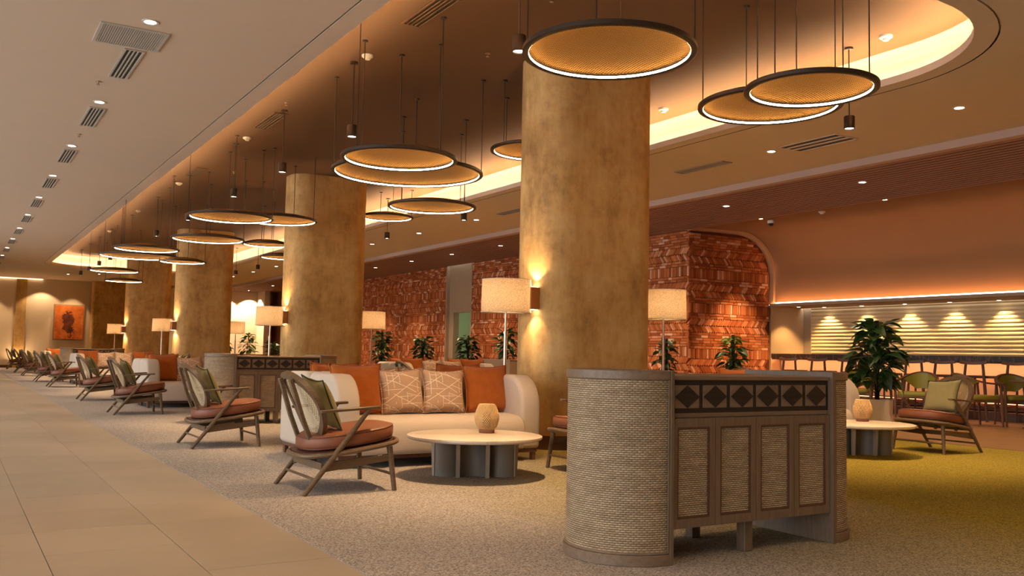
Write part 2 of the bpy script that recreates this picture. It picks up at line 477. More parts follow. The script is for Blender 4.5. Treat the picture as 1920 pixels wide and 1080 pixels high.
# ------------------------------------------------------------------ ceiling
ZS, ZC = 3.85, 4.30
def coffer_outline():
    p = [(2.92, y) for y in (5.8, 10, 15, 20, 25, 30, 34)]
    p += [(2.93, 35.5), (3.05, 36.0), (3.35, 36.45), (3.9, 36.8), (4.7, 37.0), (5.5, 37.05), (6.4, 37.0), (7.2, 36.8), (7.7, 36.45), (8.02, 36.0), (8.13, 35.5)]
    p += [(8.13, y) for y in (34, 30, 25, 20, 15, 10, 5.85)]
    for k in range(1, 15):
        q = PI/2*k/15; p.append((6.55+1.58*math.cos(q), 5.85-1.57*math.sin(q)))
    p += [(6.55, 4.28), (5.5, 4.28), (4.4, 4.28)]
    for k in range(1, 13):
        q = PI/2*k/13; p.append((4.4-1.48*math.sin(q), 5.8-1.52*math.cos(q)))
    return p
OUT = coffer_outline()
def offset(p, d):
    n = len(p); r = []
    for i in range(n):
        a, b, c = Vector(p[i-1]), Vector(p[i]), Vector(p[(i+1) % n])
        t = ((b-a).normalized()+(c-b).normalized()).normalized()
        r.append((b.x-t.y*d, b.y+t.x*d))
    return r
def off(d): return offset(OUT, d)
def holed(outer, inner, z):
    bm = bmesh.new(); ed = []
    for loop in (outer, inner):
        vs = [bm.verts.new((x, y, z)) for x, y in loop]
        for i in range(len(vs)): ed.append(bm.edges.new((vs[i], vs[(i+1) % len(vs)])))
    bmesh.ops.triangle_fill(bm, use_beauty=True, edges=ed, normal=(0, 0, -1))
    return bm
def ring_strip(mb, A, za, B, zb):
    b = len(mb.v); n = len(A)
    mb.v += [(x, y, za) for x, y in A]+[(x, y, zb) for x, y in B]
    for i in range(n):
        j = (i+1) % n; mb.face((b+i, b+j, b+n+j, b+n+i))
XS = 10.86          # where the soffit meets the slatted zone
bm = holed([(XL, YB), (XS, YB), (XS, YE), (XL, YE)], off(.205), ZS)
me = bpy.data.meshes.new('ceiling'); bm.to_mesh(me); bm.free(); me.materials.append(MAT['ceiling_paint'])
ceil = struct(ob('ceiling', me), 'flat cream soffit with recessed downlights and slot vents')
g = MB(); ring_strip(g, off(.205), ZS, off(.205), ZS+.06); ring_strip(g, off(.205), ZS+.06, off(.188), ZS+.06)
g.build('shadow_gap', 'black', ceil)
lip = MB(); ring_strip(lip, off(.188), ZS+.06, off(.188), ZS); ring_strip(lip, off(.188), ZS, off(0), ZS); ring_strip(lip, off(0), ZS, off(0), ZS+.075); ring_strip(lip, off(0), ZS+.075, off(.02), ZS+.075); ring_strip(lip, off(.02), ZS+.075, off(.02), ZS+.03)
ring_strip(lip, off(.02), ZS+.03, off(.36), ZS+.03)
lip.build('coffer_lip', 'ceiling_paint', ceil)
cf = MB(); cf.k = 1; ring_strip(cf, off(.36), ZS+.03, off(.36), ZC-.12); ring_strip(cf, off(.36), ZC-.12, off(.33), ZC-.045); ring_strip(cf, off(.33), ZC-.045, off(.24), ZC)
cf.k = 0; b0 = len(cf.v); q = off(.24); cf.v += [(x, y, ZC) for x, y in q]; cf.face(list(range(b0, b0+len(q))))
struct(cf.build('ceiling_coffer', ['coffer_paint', 'coffer_wall'], smooth=True), 'long brown ceiling recess with glowing cove edge')
led = MB(); ring_strip(led, off(.09), ZS+.036, off(.09), ZS+.056); ring_strip(led, off(.09), ZS+.056, off(.11), ZS+.056)
cl = led.build('cove_light', 'led_cove'); tag(cl, 'warm light strip hidden in the edge of the ceiling recess', 'cove light')

# slatted zone
XW = 13.5           # brick wall plane
YC = 14.75          # corner of the brick wall
sb = MB().box(XS, XW, YB, YE, ZS+.02, ZS+.10)
sl = struct(sb.build('ceiling_slatted', 'black'), 'brown slatted ceiling strip before the bar')
MB().box(XS-.01, XS+.14, YB, YE, ZS-.10, ZS+.02).build('edge_band', 'band_paint', sl)
npitch = 18; pw = (XW-XS-.14)/npitch
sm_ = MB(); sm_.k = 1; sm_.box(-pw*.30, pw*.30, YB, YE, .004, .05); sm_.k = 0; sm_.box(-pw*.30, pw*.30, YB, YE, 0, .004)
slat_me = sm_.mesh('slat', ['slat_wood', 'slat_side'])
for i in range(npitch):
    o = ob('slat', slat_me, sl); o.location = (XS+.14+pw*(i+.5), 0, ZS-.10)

# bar recess: flat then vault down to the bar soffit, Y < YC
va = MB(); prof = [(XW, 3.80), (14.3, 3.82), (15.0, 3.83)]
for k in range(1, 17):
    q = PI/2*k/16; prof.append((15.0+1.10*math.sin(q), 2.95+.88*math.cos(q)))
prof += [(16.10, 2.6), (16.10, 2.30)]
for y0, y1 in ((YB, YC),):
    b0 = len(va.v)
    va.v += [(x, y0, z) for x, z in prof]+[(x, y1, z) for x, z in prof]
    n = len(prof)
    for i in range(n-1): va.face((b0+i, b0+i+1, b0+n+i+1, b0+n+i))
struct(va.build('ceiling_vault', 'vault_paint', smooth='all'), 'terracotta vaulted ceiling over the bar')
MBs = MB().box(15.93, XR, YB, YC+.5, 2.20, 2.225)
bs = struct(MBs.build('ceiling_bar', 'panel_beige'), 'low soffit above the bar shutters')
MB().box(15.93, 15.945, YB, YC-.02, 2.225, 2.262).build('upstand', 'panel_beige', bs)
lb = MB().box(15.96, 15.98, YB+.2, YC-.05, 2.23, 2.245); tag(lb.build('cove_light', 'led_bar'), 'orange light strip glowing along the foot of the vaulted ceiling', 'cove light')
# light beam of the vault (upper right of the view)
struct(MB().box(15.2, 15.45, YB, YC, 3.60, 3.62).build('trim_2', 'vault_paint')) if False else None
# arch trim on brick end face
ar = MB(); pth = [(13.5, YC-.01, 3.775), (14.3, YC-.01, 3.80), (14.95, YC-.01, 3.805)]
for k in range(1, 15):
    q = PI/2*k/14; pth.append((14.95+1.06*math.sin(q), YC-.01, 2.95+.855*math.cos(q)))
pth += [(16.01, YC-.01, 2.6), (16.01, YC-.01, 2.25)]
ar.tube(pth, 1, flat=(.065, .16, (0, 1, 0)))
plain('arch_paint', (.50, .31, .18), .8)
struct(ar.build('trim_3', 'arch_paint', smooth=True), 'pale arched trim around the brick end wall')

# ------------------------------------------------------------------ walls
def wallbox(name, *a, mat='wall_paint', label=None):
    return struct(MB().box(*a).build(name, mat), label)
we = wallbox('wall_end', XL-.2, 14.0, YE, YE+.2, -.1, 4.0, label='far end wall of the lounge')
wallbox('wall_back', XL-.2, XR+.5, YB-.2, YB, -.1, 4.6)
struct(MB().box(2.42, 2.82, YE-.05, YE, 0, 3.85).build('trim_4', 'column_plaster'), 'narrow gold plaster pilaster on the far wall')
light('AREA', (2.62, YE-.2, .25), 14, WARM, None, rot=(math.radians(200), 0, 0), name='uplight_glow').data.size = .15
ul = empty('uplight', (2.62, YE-.22, 0)); tag(ul, 'small floor uplight at the foot of the far gold pilaster', 'uplight')
MB().lathe([(0, .0), (.07, .0), (.07, .06), (.05, .06)], 16).build('housing', 'dark_metal', ul)
MB().lathe([(.0, .055), (.055, .055)], 16).build('lens', 'lens', ul)
struct(MB().box(XL, 2.42, YE-.03, YE, 0, .12).build('baseboard_end', 'skirting'))
struct(MB().box(2.82, 5.35, YE-.03, YE, 0, .12).build('baseboard_end', 'skirting'))
cg = MB().box(XL+.1, 3.4, YE-.06, YE-.03, ZS-.035, ZS-.015)
tag(cg.build('cove_light', 'led_wall'), 'thin light strip along the top of the far wall', 'cove light')
# cream lit end of the wall behind the far planters
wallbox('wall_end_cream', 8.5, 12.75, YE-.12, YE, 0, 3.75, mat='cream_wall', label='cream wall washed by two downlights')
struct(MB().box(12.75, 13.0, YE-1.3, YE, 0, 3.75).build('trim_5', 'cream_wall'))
# left wall with tall windows (outside the frame; the daylight comes from here)
wl = struct(MB().box(XL-.2, XL, YB-.2, YE+.2, 3.2, 4.0).box(XL-.2, XL, YB-.2, YE+.2, -.1, .15).build('wall_left', 'wall_paint'))
k = 0; y = -3.6
while y < 30:
    win = struct(MB().box(XL-.12, XL-.10, y+.06, y+3.34, .15, 3.2).build('window_%d' % (k+1), 'window_glass'))
    MB().box(XL-.16, XL-.05, y-.06, y+.06, .15, 3.2).build('window_frame', 'dark_metal', win)
    pl = bpy.data.lights.new('daylight_portal', 'AREA'); pl.shape = 'RECTANGLE'; pl.size = 3.05; pl.size_y = 3.4
    pl.cycles.is_portal = True
    po = bpy.data.objects.new('daylight_portal', pl); COL.objects.link(po); po.location = (XL-.25, y+1.7, 1.67); po.rotation_euler = (0, -PI/2, 0)
    k += 1; y += 3.4
MB().box(XL-.2, XL, 30.4, YE+.2, .15, 3.2).build('wall_pier', 'wall_paint', wl)

# brick layout: bands of running, soldier and chevron courses
BL, BH = .205, .062
def bands(z_top):
    """(kind, z_top, height) from the ceiling down"""
    seq = [('run', 6), ('chev', 0), ('run', 2), ('sold', 0), ('run', 2), ('chev', 0), ('run', 2), ('sold', 0), ('run', 2), ('chev', 0), ('run', 6), ('sold', 0), ('chev', 0), ('run', 6), ('sold', 0)]
    z = z_top; r = []
    for k, n in seq:
        h = n*.0585 if k == 'run' else (.30 if k == 'chev' else .215)
        r.append((k, z, h, n)); z -= h
    return r
def brick_list(u0, u1, z_top, z_lo=0.02, clip=None):
    L = []
    for kind, zt, h, n in bands(z_top):
        if zt-h < z_lo-.2: break
        if kind == 'run':
            for r in range(n):
                z = zt-.0585*(r+.5); u = u0-rnd.random()*.2
                while u < u1:
                    w = .205 if rnd.random() < .75 else .12
                    a, c = max(u, u0), min(u+w, u1)
                    if c-a > .03: L.append(((a+c)/2, z, (c-a)-.008, .050, 0))
                    u += w
        elif kind == 'sold':
            u = u0
            while u < u1-.02:
                w = min(.064, u1-u); L.append((u+w/2, zt-h/2, w-.009, h-.012, 0)); u += .064
        else:
            hh = h/2; ang = math.radians(52); lw = .052; ln = hh/math.sin(ang)
            st = .068
            for half in (0, 1):
                zc = zt-hh*(half+.5); sg = 1 if half == 0 else -1
                u = u0+.06
                while u < u1-.06:
                    L.append((u, zc, ln-.018, lw, sg*ang)); u += st
    if clip: L = [q for q in L if clip(q[0], q[1])]
    return [q for q in L if q[1] > z_lo]
# end face (towards the lounge) : wall plane Y = YC, from X = 13.5 to 16.0, under the arch
def under_arch(x, z):
    if x > 15.92: return False
    if x <= 14.95: return z < 3.72
    if z < 2.95: return True
    return ((x-14.95)/.93)**2+((z-2.95)/.77)**2 < 1
wc = struct(MB().box(XW+.03, 16.0, YC+.05, YC+.45, -.1, 3.9).build('wall_corner', 'mortar'), 'end face of the patterned brick wall by the bar')
proto = {}
def brick_mesh(w, h):
    key = (round(w, 3), round(h, 3))
    if key not in proto:
        proto[key] = MB().box(-w/2, w/2, -.03, .03, -h/2, h/2).mesh('brick', 'brick_single', bevel=.004, seg=1)
    return proto[key]
EL = sorted(brick_list(XW, 15.93, 3.70, clip=under_arch), key=lambda q: -q[1])
single, rest = EL[:300], EL[300:]
for (u, z, w, h, a) in single:
    o = ob('brick', brick_mesh(w, h), wc); o.location = (u, YC+.03-rnd.uniform(0, .014), z); o.rotation_euler = (0, -a, 0)
def brick_mass(L, name, parent, frame):
    mb = MB()
    for (u, z, w, h, a) in L:
        mb.t = rnd.random()+.001
        d = rnd.uniform(0, .014)
        M = frame(u, z, d) @ Matrix.Rotation(-a, 4, 'Y')
        mb.box(-w/2, w/2, -.03, .03, -h/2, h/2, M)
    o = mb.build(name, 'brick_mass', parent); o['kind'] = 'stuff'; return o
brick_mass(rest, 'brick', wc, lambda u, z, d: Matrix.Translation((u, YC+.03-d, z)))
# side face along the lounge, X = XW
DN0, DN1 = 24.35, 26.0
fr_side = lambda u, z, d: Matrix.Translation((XW+.03-d, u, z)) @ Matrix.Rotation(-PI/2, 4, 'Z')
for nm, y0, y1 in (('wall_right', YC+.0, DN0), ('wall_right', DN1, 40.5)):
    w = struct(MB().box(XW+.05, XW+.45, y0+.03, y1, -.1, 3.9).build(nm, 'mortar'), 'long patterned brick wall on the right')
    brick_mass(brick_list(y0, y1, 3.74), 'brick', w, fr_side)
wallbox('wall_right_far', XW, XW+.3, 40.5, YE, -.1, 3.9, mat='slat_wood')
# niche with panel above and doorway
n1 = struct(MB().box(XW+.10, XW+.3, DN0, DN1, 2.27, 3.9).box(XW+.10, XW+.3, DN1-.32, DN1, 0, 2.27).box(XW-.01, XW+.3, DN0-.03, DN0+.03, 0, 3.9).box(XW-.01, XW+.3, DN1-.03, DN1+.03, 0, 3.9).build('wall_niche', 'panel_beige'), 'beige panel above the corridor opening')
struct(MB().box(16.2, 16.4, 22.5, 30, 0, 2.6).box(XW+.3, 16.4, 29, 29.2, 0, 2.6).box(XW+.3, 16.4, 22.3, 22.5, 0, 2.6).box(XW+.3, 16.4, 22.3, 29.2, 2.55, 2.7).build('wall_corridor', 'corridor_green'), 'pale green corridor behind the opening')
struct(MB().box(XW+.3, 16.4, 22.3, 29.2, -.1, 0).build('floor_corridor', 'floor_tile'))
light('POINT', (15.2, 25.6, 2.3), 32, (.95, 1, .72), None, size=.1, name='corridor_light')
# pier between arch and shutters, bar back wall
plain('pier_paint', (.58, .39, .22), .8)
wallbox('wall_bar_side', 16.0, XR+.2, YC+.0, YC+.5, -.1, 2.2, mat='pier_paint', label='beige return wall at the end of the bar')
wallbox('wall_bar', XR+.08, XR+.3, YB, YC+.5, -.1, 2.3, mat='panel_beige')
sh = tag(MB().box(XR+.04, XR+.075, YB+.2, YC-.25, 1.10, 2.2).build('roller_shutter', 'shutter'), 'closed cream roller shutter behind the bar counter', 'shutter')
r = []
for k in range(7): r.append((-.010-.017*math.sin(PI*k/6), -.038+.076*k/6))
sm = MB(); n = len(r)
sm.v += [(x, YB+.25, z) for x, z in r]+[(x, YC-.28, z) for x, z in r]
for i in range(n-1): sm.face((i, i+1, n+i+1, n+i))
slat2 = sm.mesh('slat', 'shutter', smooth='all')
for i in range(14):
    o = ob('slat', slat2, sh); o.location = (XR+.05, 0, 1.14+.038+.0785*i)
# trims on columns etc -------------------------------------------------- columns
COLS = [7.98, 16.5, 26.25, 34.7]
def rrect(x0, x1, y0, y1, R, n=8):
    p = []
    for cx, cy, a in ((x1-R, y1-R, 0), (x0+R, y1-R, 90), (x0+R, y0+R, 180), (x1-R, y0+R, 270)):
        for k in range(n+1):
            q = math.radians(a+90*k/n); p.append((cx+R*math.cos(q), cy+R*math.sin(q)))
    return p
for i, y in enumerate(COLS):
    c = struct(MB().prism(rrect(5.36, 6.88, y, y+.86, .34), 0, ZC).build('column', 'column_plaster', smooth=True), 'mottled gold plaster column with rounded corners')
    MB().prism(rrect(5.345, 6.895, y-.015, y+.875, .35), 0, .15).build('skirting', 'skirting', c, smooth=True)
c = struct(MB().prism(rrect(5.35, 6.88, YE-.6, YE+.05, .1), 0, ZS).build('column', 'column_plaster', smooth=True), 'gold plaster pilaster against the far wall')

# ------------------------------------------------------------------ ceiling fittings
def downlight(loc, label, power, group, spot=70, small=False, color=SOFT, blend=.8):
    d = empty('downlight', loc); tag(d, label, 'downlight', group)
    R = .052 if not small else .042
    if 'trim' not in SH:
        SH['trim'] = MB().lathe([(.072, 0), (.072, -.006), (.052, -.006), (.046, .012), (.052, .0)], 20).mesh('trim', 'white_plastic', smooth=True)
        SH['lens'] = MB().lathe([(0, -.0045), (.05, -.0045)], 20).mesh('lens', 'lens')
    ob('trim', SH['trim'], d); ob('lens', SH['lens'], d)
    if small:
        for ch in d.children: ch.scale = (.8, .8, 1)
    if power: light('SPOT', (0, 0, -.03), power, color, d, .04, math.radians(spot), blend)
    return d
SH = {}
G1 = 'downlights in a row over the tiled aisle'
ys = [8.4, 11.55, 14.35, 17.1, 19.8, 22.65, 25.4, 28.1, 30.85, 33.6, 36.4, 39.1, 41.9]
ORD = 'first second third fourth fifth sixth seventh eighth ninth tenth eleventh twelfth thirteenth fourteenth'.split()
for i, y in enumerate(ys):
    lab = 'round downlight over the aisle, beside the wide return air grille' if i == 0 else ORD[i-1]+' small aisle downlight beyond the wide return air grille'
    downlight((1.37, y, ZS), lab, P_DOWN*.8, G1 if i else None, color=(1, .80, .60))
downlight((1.37, 5.0, ZS), 'small round downlight in the line over the tiled aisle', P_DOWN, G1)
downlight((1.37, 1.8, ZS), 'small round downlight in the line over the tiled aisle', P_DOWN, G1)
for x, y in ((5.5, 1.2), (5.5, -1.5), (8.0, 0), (3.5, -.5)):  # added lamps out of view, to brighten the cabinet front
    downlight((x, y, ZS), 'round downlight in the soffit over the entrance end', P_DOWN*.7, 'downlights over the entrance end', spot=110)
for y in (3.2, 6.0, 8.75, 11.5, 14.25, 17.0, 19.8, 22.65, 25.4, 28.2, 31, 33.8, 36.6):
    downlight((9.5, y, ZS), {6.0: 'round soffit downlight right of the curved recess end', 8.75: 'round soffit downlight beside the flush square vent', 17.0: 'soffit downlight touching a pendant right of the lone ring light', 19.8: 'soffit downlight between the two nearest columns, middle of three', 22.65: 'soffit downlight just right of the second column'}.get(y, 'round downlight in the soffit between ceiling recess and slats'), P_DOWN*.7, 'downlights in the soffit before the slatted strip')
for y in (3.6, 6.4, 9.1, 12.0, 14.7, 17.3, 19.95, 22.6, 25.2, 27.95, 30.7, 33.5, 36.3, 39.1):
    downlight((11.87, y, ZS-.10), {9.1: 'downlight among the slats above the bar side', 12.0: 'downlight among the slats above the corner of the brick wall', 19.95: 'downlight among the slats just left of the nearest column', 22.6: 'downlight among the slats above the corridor panel', 25.2: 'downlight among the slats above the middle of the brick wall', 27.95: 'downlight among the slats just right of the second column'}.get(y, 'round downlight set among the ceiling slats'), P_SLAT, 'downlights among the ceiling slats', spot=105)
for x, y in ((10.6, 41.9), (12.0, 43.3), (10.9, 43.6), (9.5, 43.6), (5.0, 39.5), (4.0, 40.6)):
    downlight((x, y, ZS-.10 if x > XS else ZS), 'tiny downlight near the far wall of the lounge', P_DOWN*.8, 'downlights near the far wall', small=True)
downlight((13.42+.28, 10.05, 3.80), 'small downlight in the bar ceiling by the slats, nearer one', 60, None, small=True)
downlight((13.42+.28, 12.9, 3.80), 'small downlight in the bar ceiling near the brick end wall', 50, None, small=True)
light('SPOT', (14.85, 13.55, 3.72), 420, WARM, None, .04, math.radians(62), .7, rot=(math.radians(13), 0, 0), name='brick_wash')
BO = dict(zip((13.95, 12.95, 11.9, 10.9, 9.9), ('second', 'third', 'fourth', 'fifth', 'sixth')))
for i, y in enumerate((4.0, 5.05, 6.05, 7.05, 8.0, 8.95, 9.9, 10.9, 11.9, 12.95, 13.95, 14.45)):
    if y > 14.2: continue
    downlight((16.84, y, 2.20), (BO[y]+' downlight under the bar soffit from the brick wall') if y in BO else 'small downlight under the bar soffit washing the roller shutter', P_BAR, 'downlights under the bar soffit', spot=100, small=True, color=(1, .66, .28), blend=.5)
downlight((16.4, 14.3, 2.20), 'small downlight under the bar soffit beside the brick end wall', P_BAR, None, spot=100, small=True, color=(1, .66, .28), blend=.5)
def slot_vent(x, y0, y1, w, z, label, group, nslot=4, frame='vent_paint', solid=False):
    v = empty('slot_vent', (x, (y0+y1)/2, z)); tag(v, label, 'air vent', group)
    L = (y1-y0)/2; W_ = w/2
    MB().box(-W_-.02, W_+.02, -L-.02, L+.02, -.002, .004).build('backing', 'grey_vent' if solid else 'black', v)
    MB().box(-W_-.02, -W_, -L-.02, L+.02, -.010, .0).box(W_, W_+.02, -L-.02, L+.02, -.010, 0).box(-W_, W_, -L-.02, -L, -.010, 0).box(-W_, W_, L, L+.02, -.010, 0).build('frame', frame, v)
    p = w/nslot
    me = MB().box(-p*.18, p*.18, -L, L, -.009, -.002).mesh('blade', frame)
    for k in range(nslot+1):
        if 0 < k < nslot:
            ob('blade', me, v).location = (-W_+p*k, 0, 0)
    return v
for i, y in enumerate((9.83, 12.38, 15.2, 17.95, 20.7, 23.5, 26.25, 29.0, 31.7, 34.5, 37.2)):
    slot_vent(1.39, y-.52, y+.52, .145, ZS, ORD[i]+' four-slot air vent along the aisle ceiling, counted from the wide grille', 'slot vents along the aisle ceiling')
gr = empty('return_grille', (1.29, 8.92, ZS)); tag(gr, 'wide louvred return air grille in the aisle ceiling', 'air vent')
MB().box(-.27, .27, -.28, .28, -.002, .003).build('backing', 'grey_vent', gr)
MB().box(-.29, -.26, -.30, .30, -.012, 0).box(.26, .29, -.30, .30, -.012, 0).box(-.26, .26, -.30, -.27, -.012, 0).box(-.26, .26, .27, .30, -.012, 0).build('frame', 'vent_paint', gr)
bme = MB().box(-.0055, .0055, -.27, .27, -.010, -.001).mesh('blade', 'vent_paint')
for k in range(27): ob('blade', bme, gr).location = (-.26+.52*(k+.5)/27, 0, 0)
for y0, y1, w_ in ((7.43, 8.27, 'cut by the top edge of the picture'), (12.5, 13.5, 'beside the second aisle pendant'), (17.2, 18.1, 'beside the fourth aisle pendant')):
    slot_vent(3.82, y0, y1, .17, ZC, 'brown four-slot vent in the sunken ceiling, '+w_, 'slot vents in the sunken ceiling', frame='coffer_paint')
slot_vent(9.5, 9.6, 10.6, .16, ZS, 'plain grey linear vent in the soffit right of the nearest column', 'flush vents in the soffit before the slats', 1, 'grey_vent', solid=True)
slot_vent(9.6, 7.6, 8.5, .40, ZS, 'flush three-slot square vent beside a soffit downlight', None, 3, 'ceiling_paint')
slot_vent(9.5, 15.1, 16.0, .16, ZS, 'dark slotted vent in the soffit just left of the nearest column', 'flush vents in the soffit before the slats', 3, 'grey_vent')
sdm = MB().lathe([(.065, 0), (.065, -.018), (.05, -.03), (.035, -.034), (.03, -.05), (0, -.052)], 20).mesh('smoke_detector', 'white_plastic', smooth=True)
for i, (x, y) in enumerate(((3.83, 9.43), (3.83, 14.26), (3.80, 19.07), (3.79, 23.6), (3.8, 28.3))):
    tag(ob('smoke_detector', sdm), ORD[i]+' white smoke detector along the left edge of the sunken ceiling', 'smoke detector', 'smoke detectors along the left of the sunken ceiling').location = (x, y, ZC)
tag(ob('smoke_detector', sdm), 'white smoke detector near the curved end of the ceiling recess', 'smoke detector').location = (7.95, 5.80, ZC)
tag(ob('smoke_detector', sdm), 'white smoke detector on the sunken ceiling just behind the nearest column', 'smoke detector').location = (7.95, 9.2, ZC)
tag(ob('smoke_detector', sdm), 'smoke detector on the bar ceiling next to the slats', 'smoke detector').location = (13.95, 11.6, 3.81)
def sprinkler(x, y, z, lab, grp):
    s = MB().lathe([(.0, 0), (.03, 0), (.03, -.006), (.008, -.008), (.008, -.03), (.02, -.034), (.02, -.038), (0, -.038)], 12)
    tag(s.build('sprinkler', 'chrome', smooth=True), lab, 'sprinkler', grp).location = (x, y, z)
for x, y, w_ in ((4.6, 6.9, 'above the biggest ring light'), (4.9, 8.6, 'between the nearest smoke detector and column'), (3.7, 11.9, 'by the second aisle pendant'), (4.4, 17.2, 'over the second column')): sprinkler(x, y, ZC, 'small brass sprinkler head on the sunken ceiling '+w_, 'sprinklers on the sunken ceiling')
for x, y in ((1.24, 10.65), (1.37, 13.5)): sprinkler(x, y, ZS, 'small sprinkler head in the aisle ceiling', 'sprinklers in the aisle ceiling')
cam_ = empty('dome_camera', (14.05, 12.95, 3.80)); tag(cam_, 'white dome security camera by the brick arch', 'camera')
MB().lathe([(.07, 0), (.07, -.05), (.06, -.06)], 20).build('housing', 'white_plastic', cam_, smooth=True)
MB().lathe([(.055, -.06), (.05, -.09), (.03, -.11), (0, -.118)], 20).build('dome', 'black', cam_, smooth=True)

# pendant cylinder spots
def pendant(x, y, z, label, group=None, zc=ZC):
    p = empty('pendant_spot', (x, y, z)); tag(p, label, 'pendant light', group)
    if 'pbody' not in SH:
        SH['pbody'] = MB().lathe([(0, .135), (.052, .135), (.056, .128), (.056, .0), (.050, 0), (.046, .015)], 24).mesh('body', 'dark_metal', smooth=True)
        SH['plens'] = MB().lathe([(0, .010), (.047, .010)], 20).mesh('lens', 'lens')
        SH['cap'] = MB().lathe([(0, -.022), (.045, -.022), (.045, 0)], 16).mesh('ceiling_cap', 'dark_metal', smooth=True)
    ob('body', SH['pbody'], p); ob('lens', SH['plens'], p); ob('ceiling_cap', SH['cap'], p).location = (0, 0, zc-z)
    MB().tube([(0, 0, .13), (0, 0, zc-z)], .007, 6).build('rod', 'dark_metal', p)
    light('SPOT', (0, 0, -.005), P_PENDANT, SOFT, p, .04, math.radians(78), .9)
    return p
GP = 'cylinder pendants in the row over the chairs along the aisle'
for i, y in enumerate((6.16, 9.75, 12.3, 14.8, 18.1, 21.2, 24.5, 27.9, 30.1, 32.4, 34.6)):
    pendant(3.8, y, 3.43, 'black cylinder pendant overlapping the rim of the biggest ring light' if i == 0 else ORD[i]+' black cylinder pendant in the line beside the aisle', None if i == 0 else GP)
for y, z in ((6.25, 3.43), (9.6, 3.43), (14.7, 3.43), (18.15, 3.43), (27.8, 3.43), (30.3, 3.43)):
    pendant(7.95, y, z, 'black cylinder pendant hanging alone by the curved recess end' if y < 7 else {14.7: 'black cylinder pendant under the lone ring light between the two nearest columns', 18.15: 'black cylinder pendant just right of the second column', 27.8: 'black cylinder pendant just left of the second column', 30.3: 'black cylinder pendant just right of the third column'}.get(y, 'black cylinder pendant hidden behind the nearest column'), None if y < 7 else 'cylinder pendants on the bar side of the columns')

# ring pendants
def ring(x, y, z, D, label, group=None, rod=4, ph=.4):
    R = D/2
    r = empty('ring_light', (x, y, z)); tag(r, label, 'ring light', group)
    band = MB().lathe([(R-.044, -.008), (R-.038, -.013), (R-.010, -.013), (R, -.007), (R, .020), (R-.008, .026), (R-.040, .032)], 72)
    band.build('ring_frame', 'dark_metal', r, smooth=True)
    MB().lathe([(R-.045, -.007), (R-.046, .009)], 72).build('led_strip', 'led_ring', r, smooth=True)
    pr = [(0, .100)]+[((R-.040)*t, .100-.072*t**3) for t in (.2, .4, .6, .75, .87, .95, 1)]
    MB().lathe(pr, 72).build('woven_disc', 'woven_brass', r, smooth=True)
    for k in range(rod):
        q = ph+2*PI*k/rod; px, py = (R-.02)*math.cos(q), (R-.02)*math.sin(q)
        rd = MB().tube([(px, py, .02), (px, py, ZC-z)], .0055, 6).build('rod', 'dark_metal', r)
        MB().lathe([(0, ZC-z-.02), (.03, ZC-z-.02), (.03, ZC-z)], 12, c=(px, py)).build('ceiling_cap', 'dark_metal', rd)
    return r
RINGS = [
 (3.81, 4.985, 3.10, 1.21, 'biggest brass mesh ring light, in front of the nearest column', None),
 (5.36, 4.555, 3.00, .965, 'small ring light overlapping another by the curved ceiling end', None),
 (5.95, 5.50, 3.18, 1.22, 'ring light partly hidden behind a smaller ring near the curved ceiling end', None),
 (3.81, 8.45, 2.95, 1.18, 'ring light in front of a larger ring, between the two nearest columns', None),
 (4.60, 9.95, 3.14, 1.81, 'large ring light behind a smaller one, left of the nearest column', None),
 (6.10, 9.45, 3.52, 1.12, 'ring light half hidden behind the left edge of the nearest column', None),
 (5.88, 11.85, 3.10, 1.28, 'lone ring light low between the two nearest columns', None),
 (7.42, 17.0, 3.70, 1.08, 'ring light emerging from behind the right side of the second column', None),
 (3.78, 14.85, 3.10, 1.34, 'ring light overlapping a larger one left of the second column', None),
 (4.75, 15.50, 3.22, 1.33, 'ring light tucked behind another at the left edge of the second column', None),
 (4.20, 18.15, 3.10, 1.37, 'ring light crossing the top of the third column', None),
 (5.38, 18.26, 3.10, .96, 'ring light just right of the one crossing the third column', None),
 (6.44, 20.56, 3.10, 1.02, 'small ring light low between the second and third columns, above the cream wall', None),
 (3.30, 19.4, 2.95, 1.26, 'ring light above a larger ring, left of the third column', None),
 (3.72, 22.8, 3.11, 1.74, 'large ring light left of the third column', None),
 (4.46, 21.6, 2.94, 1.03, 'ring light at the left edge of the third column', None),
 (3.88, 27.6, 3.10, 1.31, 'ring light left of the fourth column', None),
 (4.75, 31.65, 3.10, 1.16, 'farthest ring light, seen edge-on beside the fourth column', None),
]
for a in RINGS: ring(*a, ph=rnd.random()*2)

# ------------------------------------------------------------------ sconces on the columns
for i, y in enumerate(COLS):
    s = empty('wall_sconce', (5.368, y+.27, 1.60), .22); tag(s, ('copper up and down sconce on the '+('nearest', 'second', 'third', 'fourth')[i]+' column'), 'wall light')
    MB().box(-.13, -.002, -.055, .055, -.12, .12).build('body', 'copper', s, bevel=.008)
    MB().box(-.12, -.015, -.045, .045, .1205, .122).build('lens', 'lens_small', s)
    MB().box(-.12, -.015, -.045, .045, -.122, -.1205).build('lens', 'lens_small', s)
    for sg in (1, -1):
        light('SPOT', (-.085, 0, sg*.13), P_SCONCE*4, WARM, s, .012, math.radians(105), .5, rot=(PI if sg > 0 else 0, 0, 0))

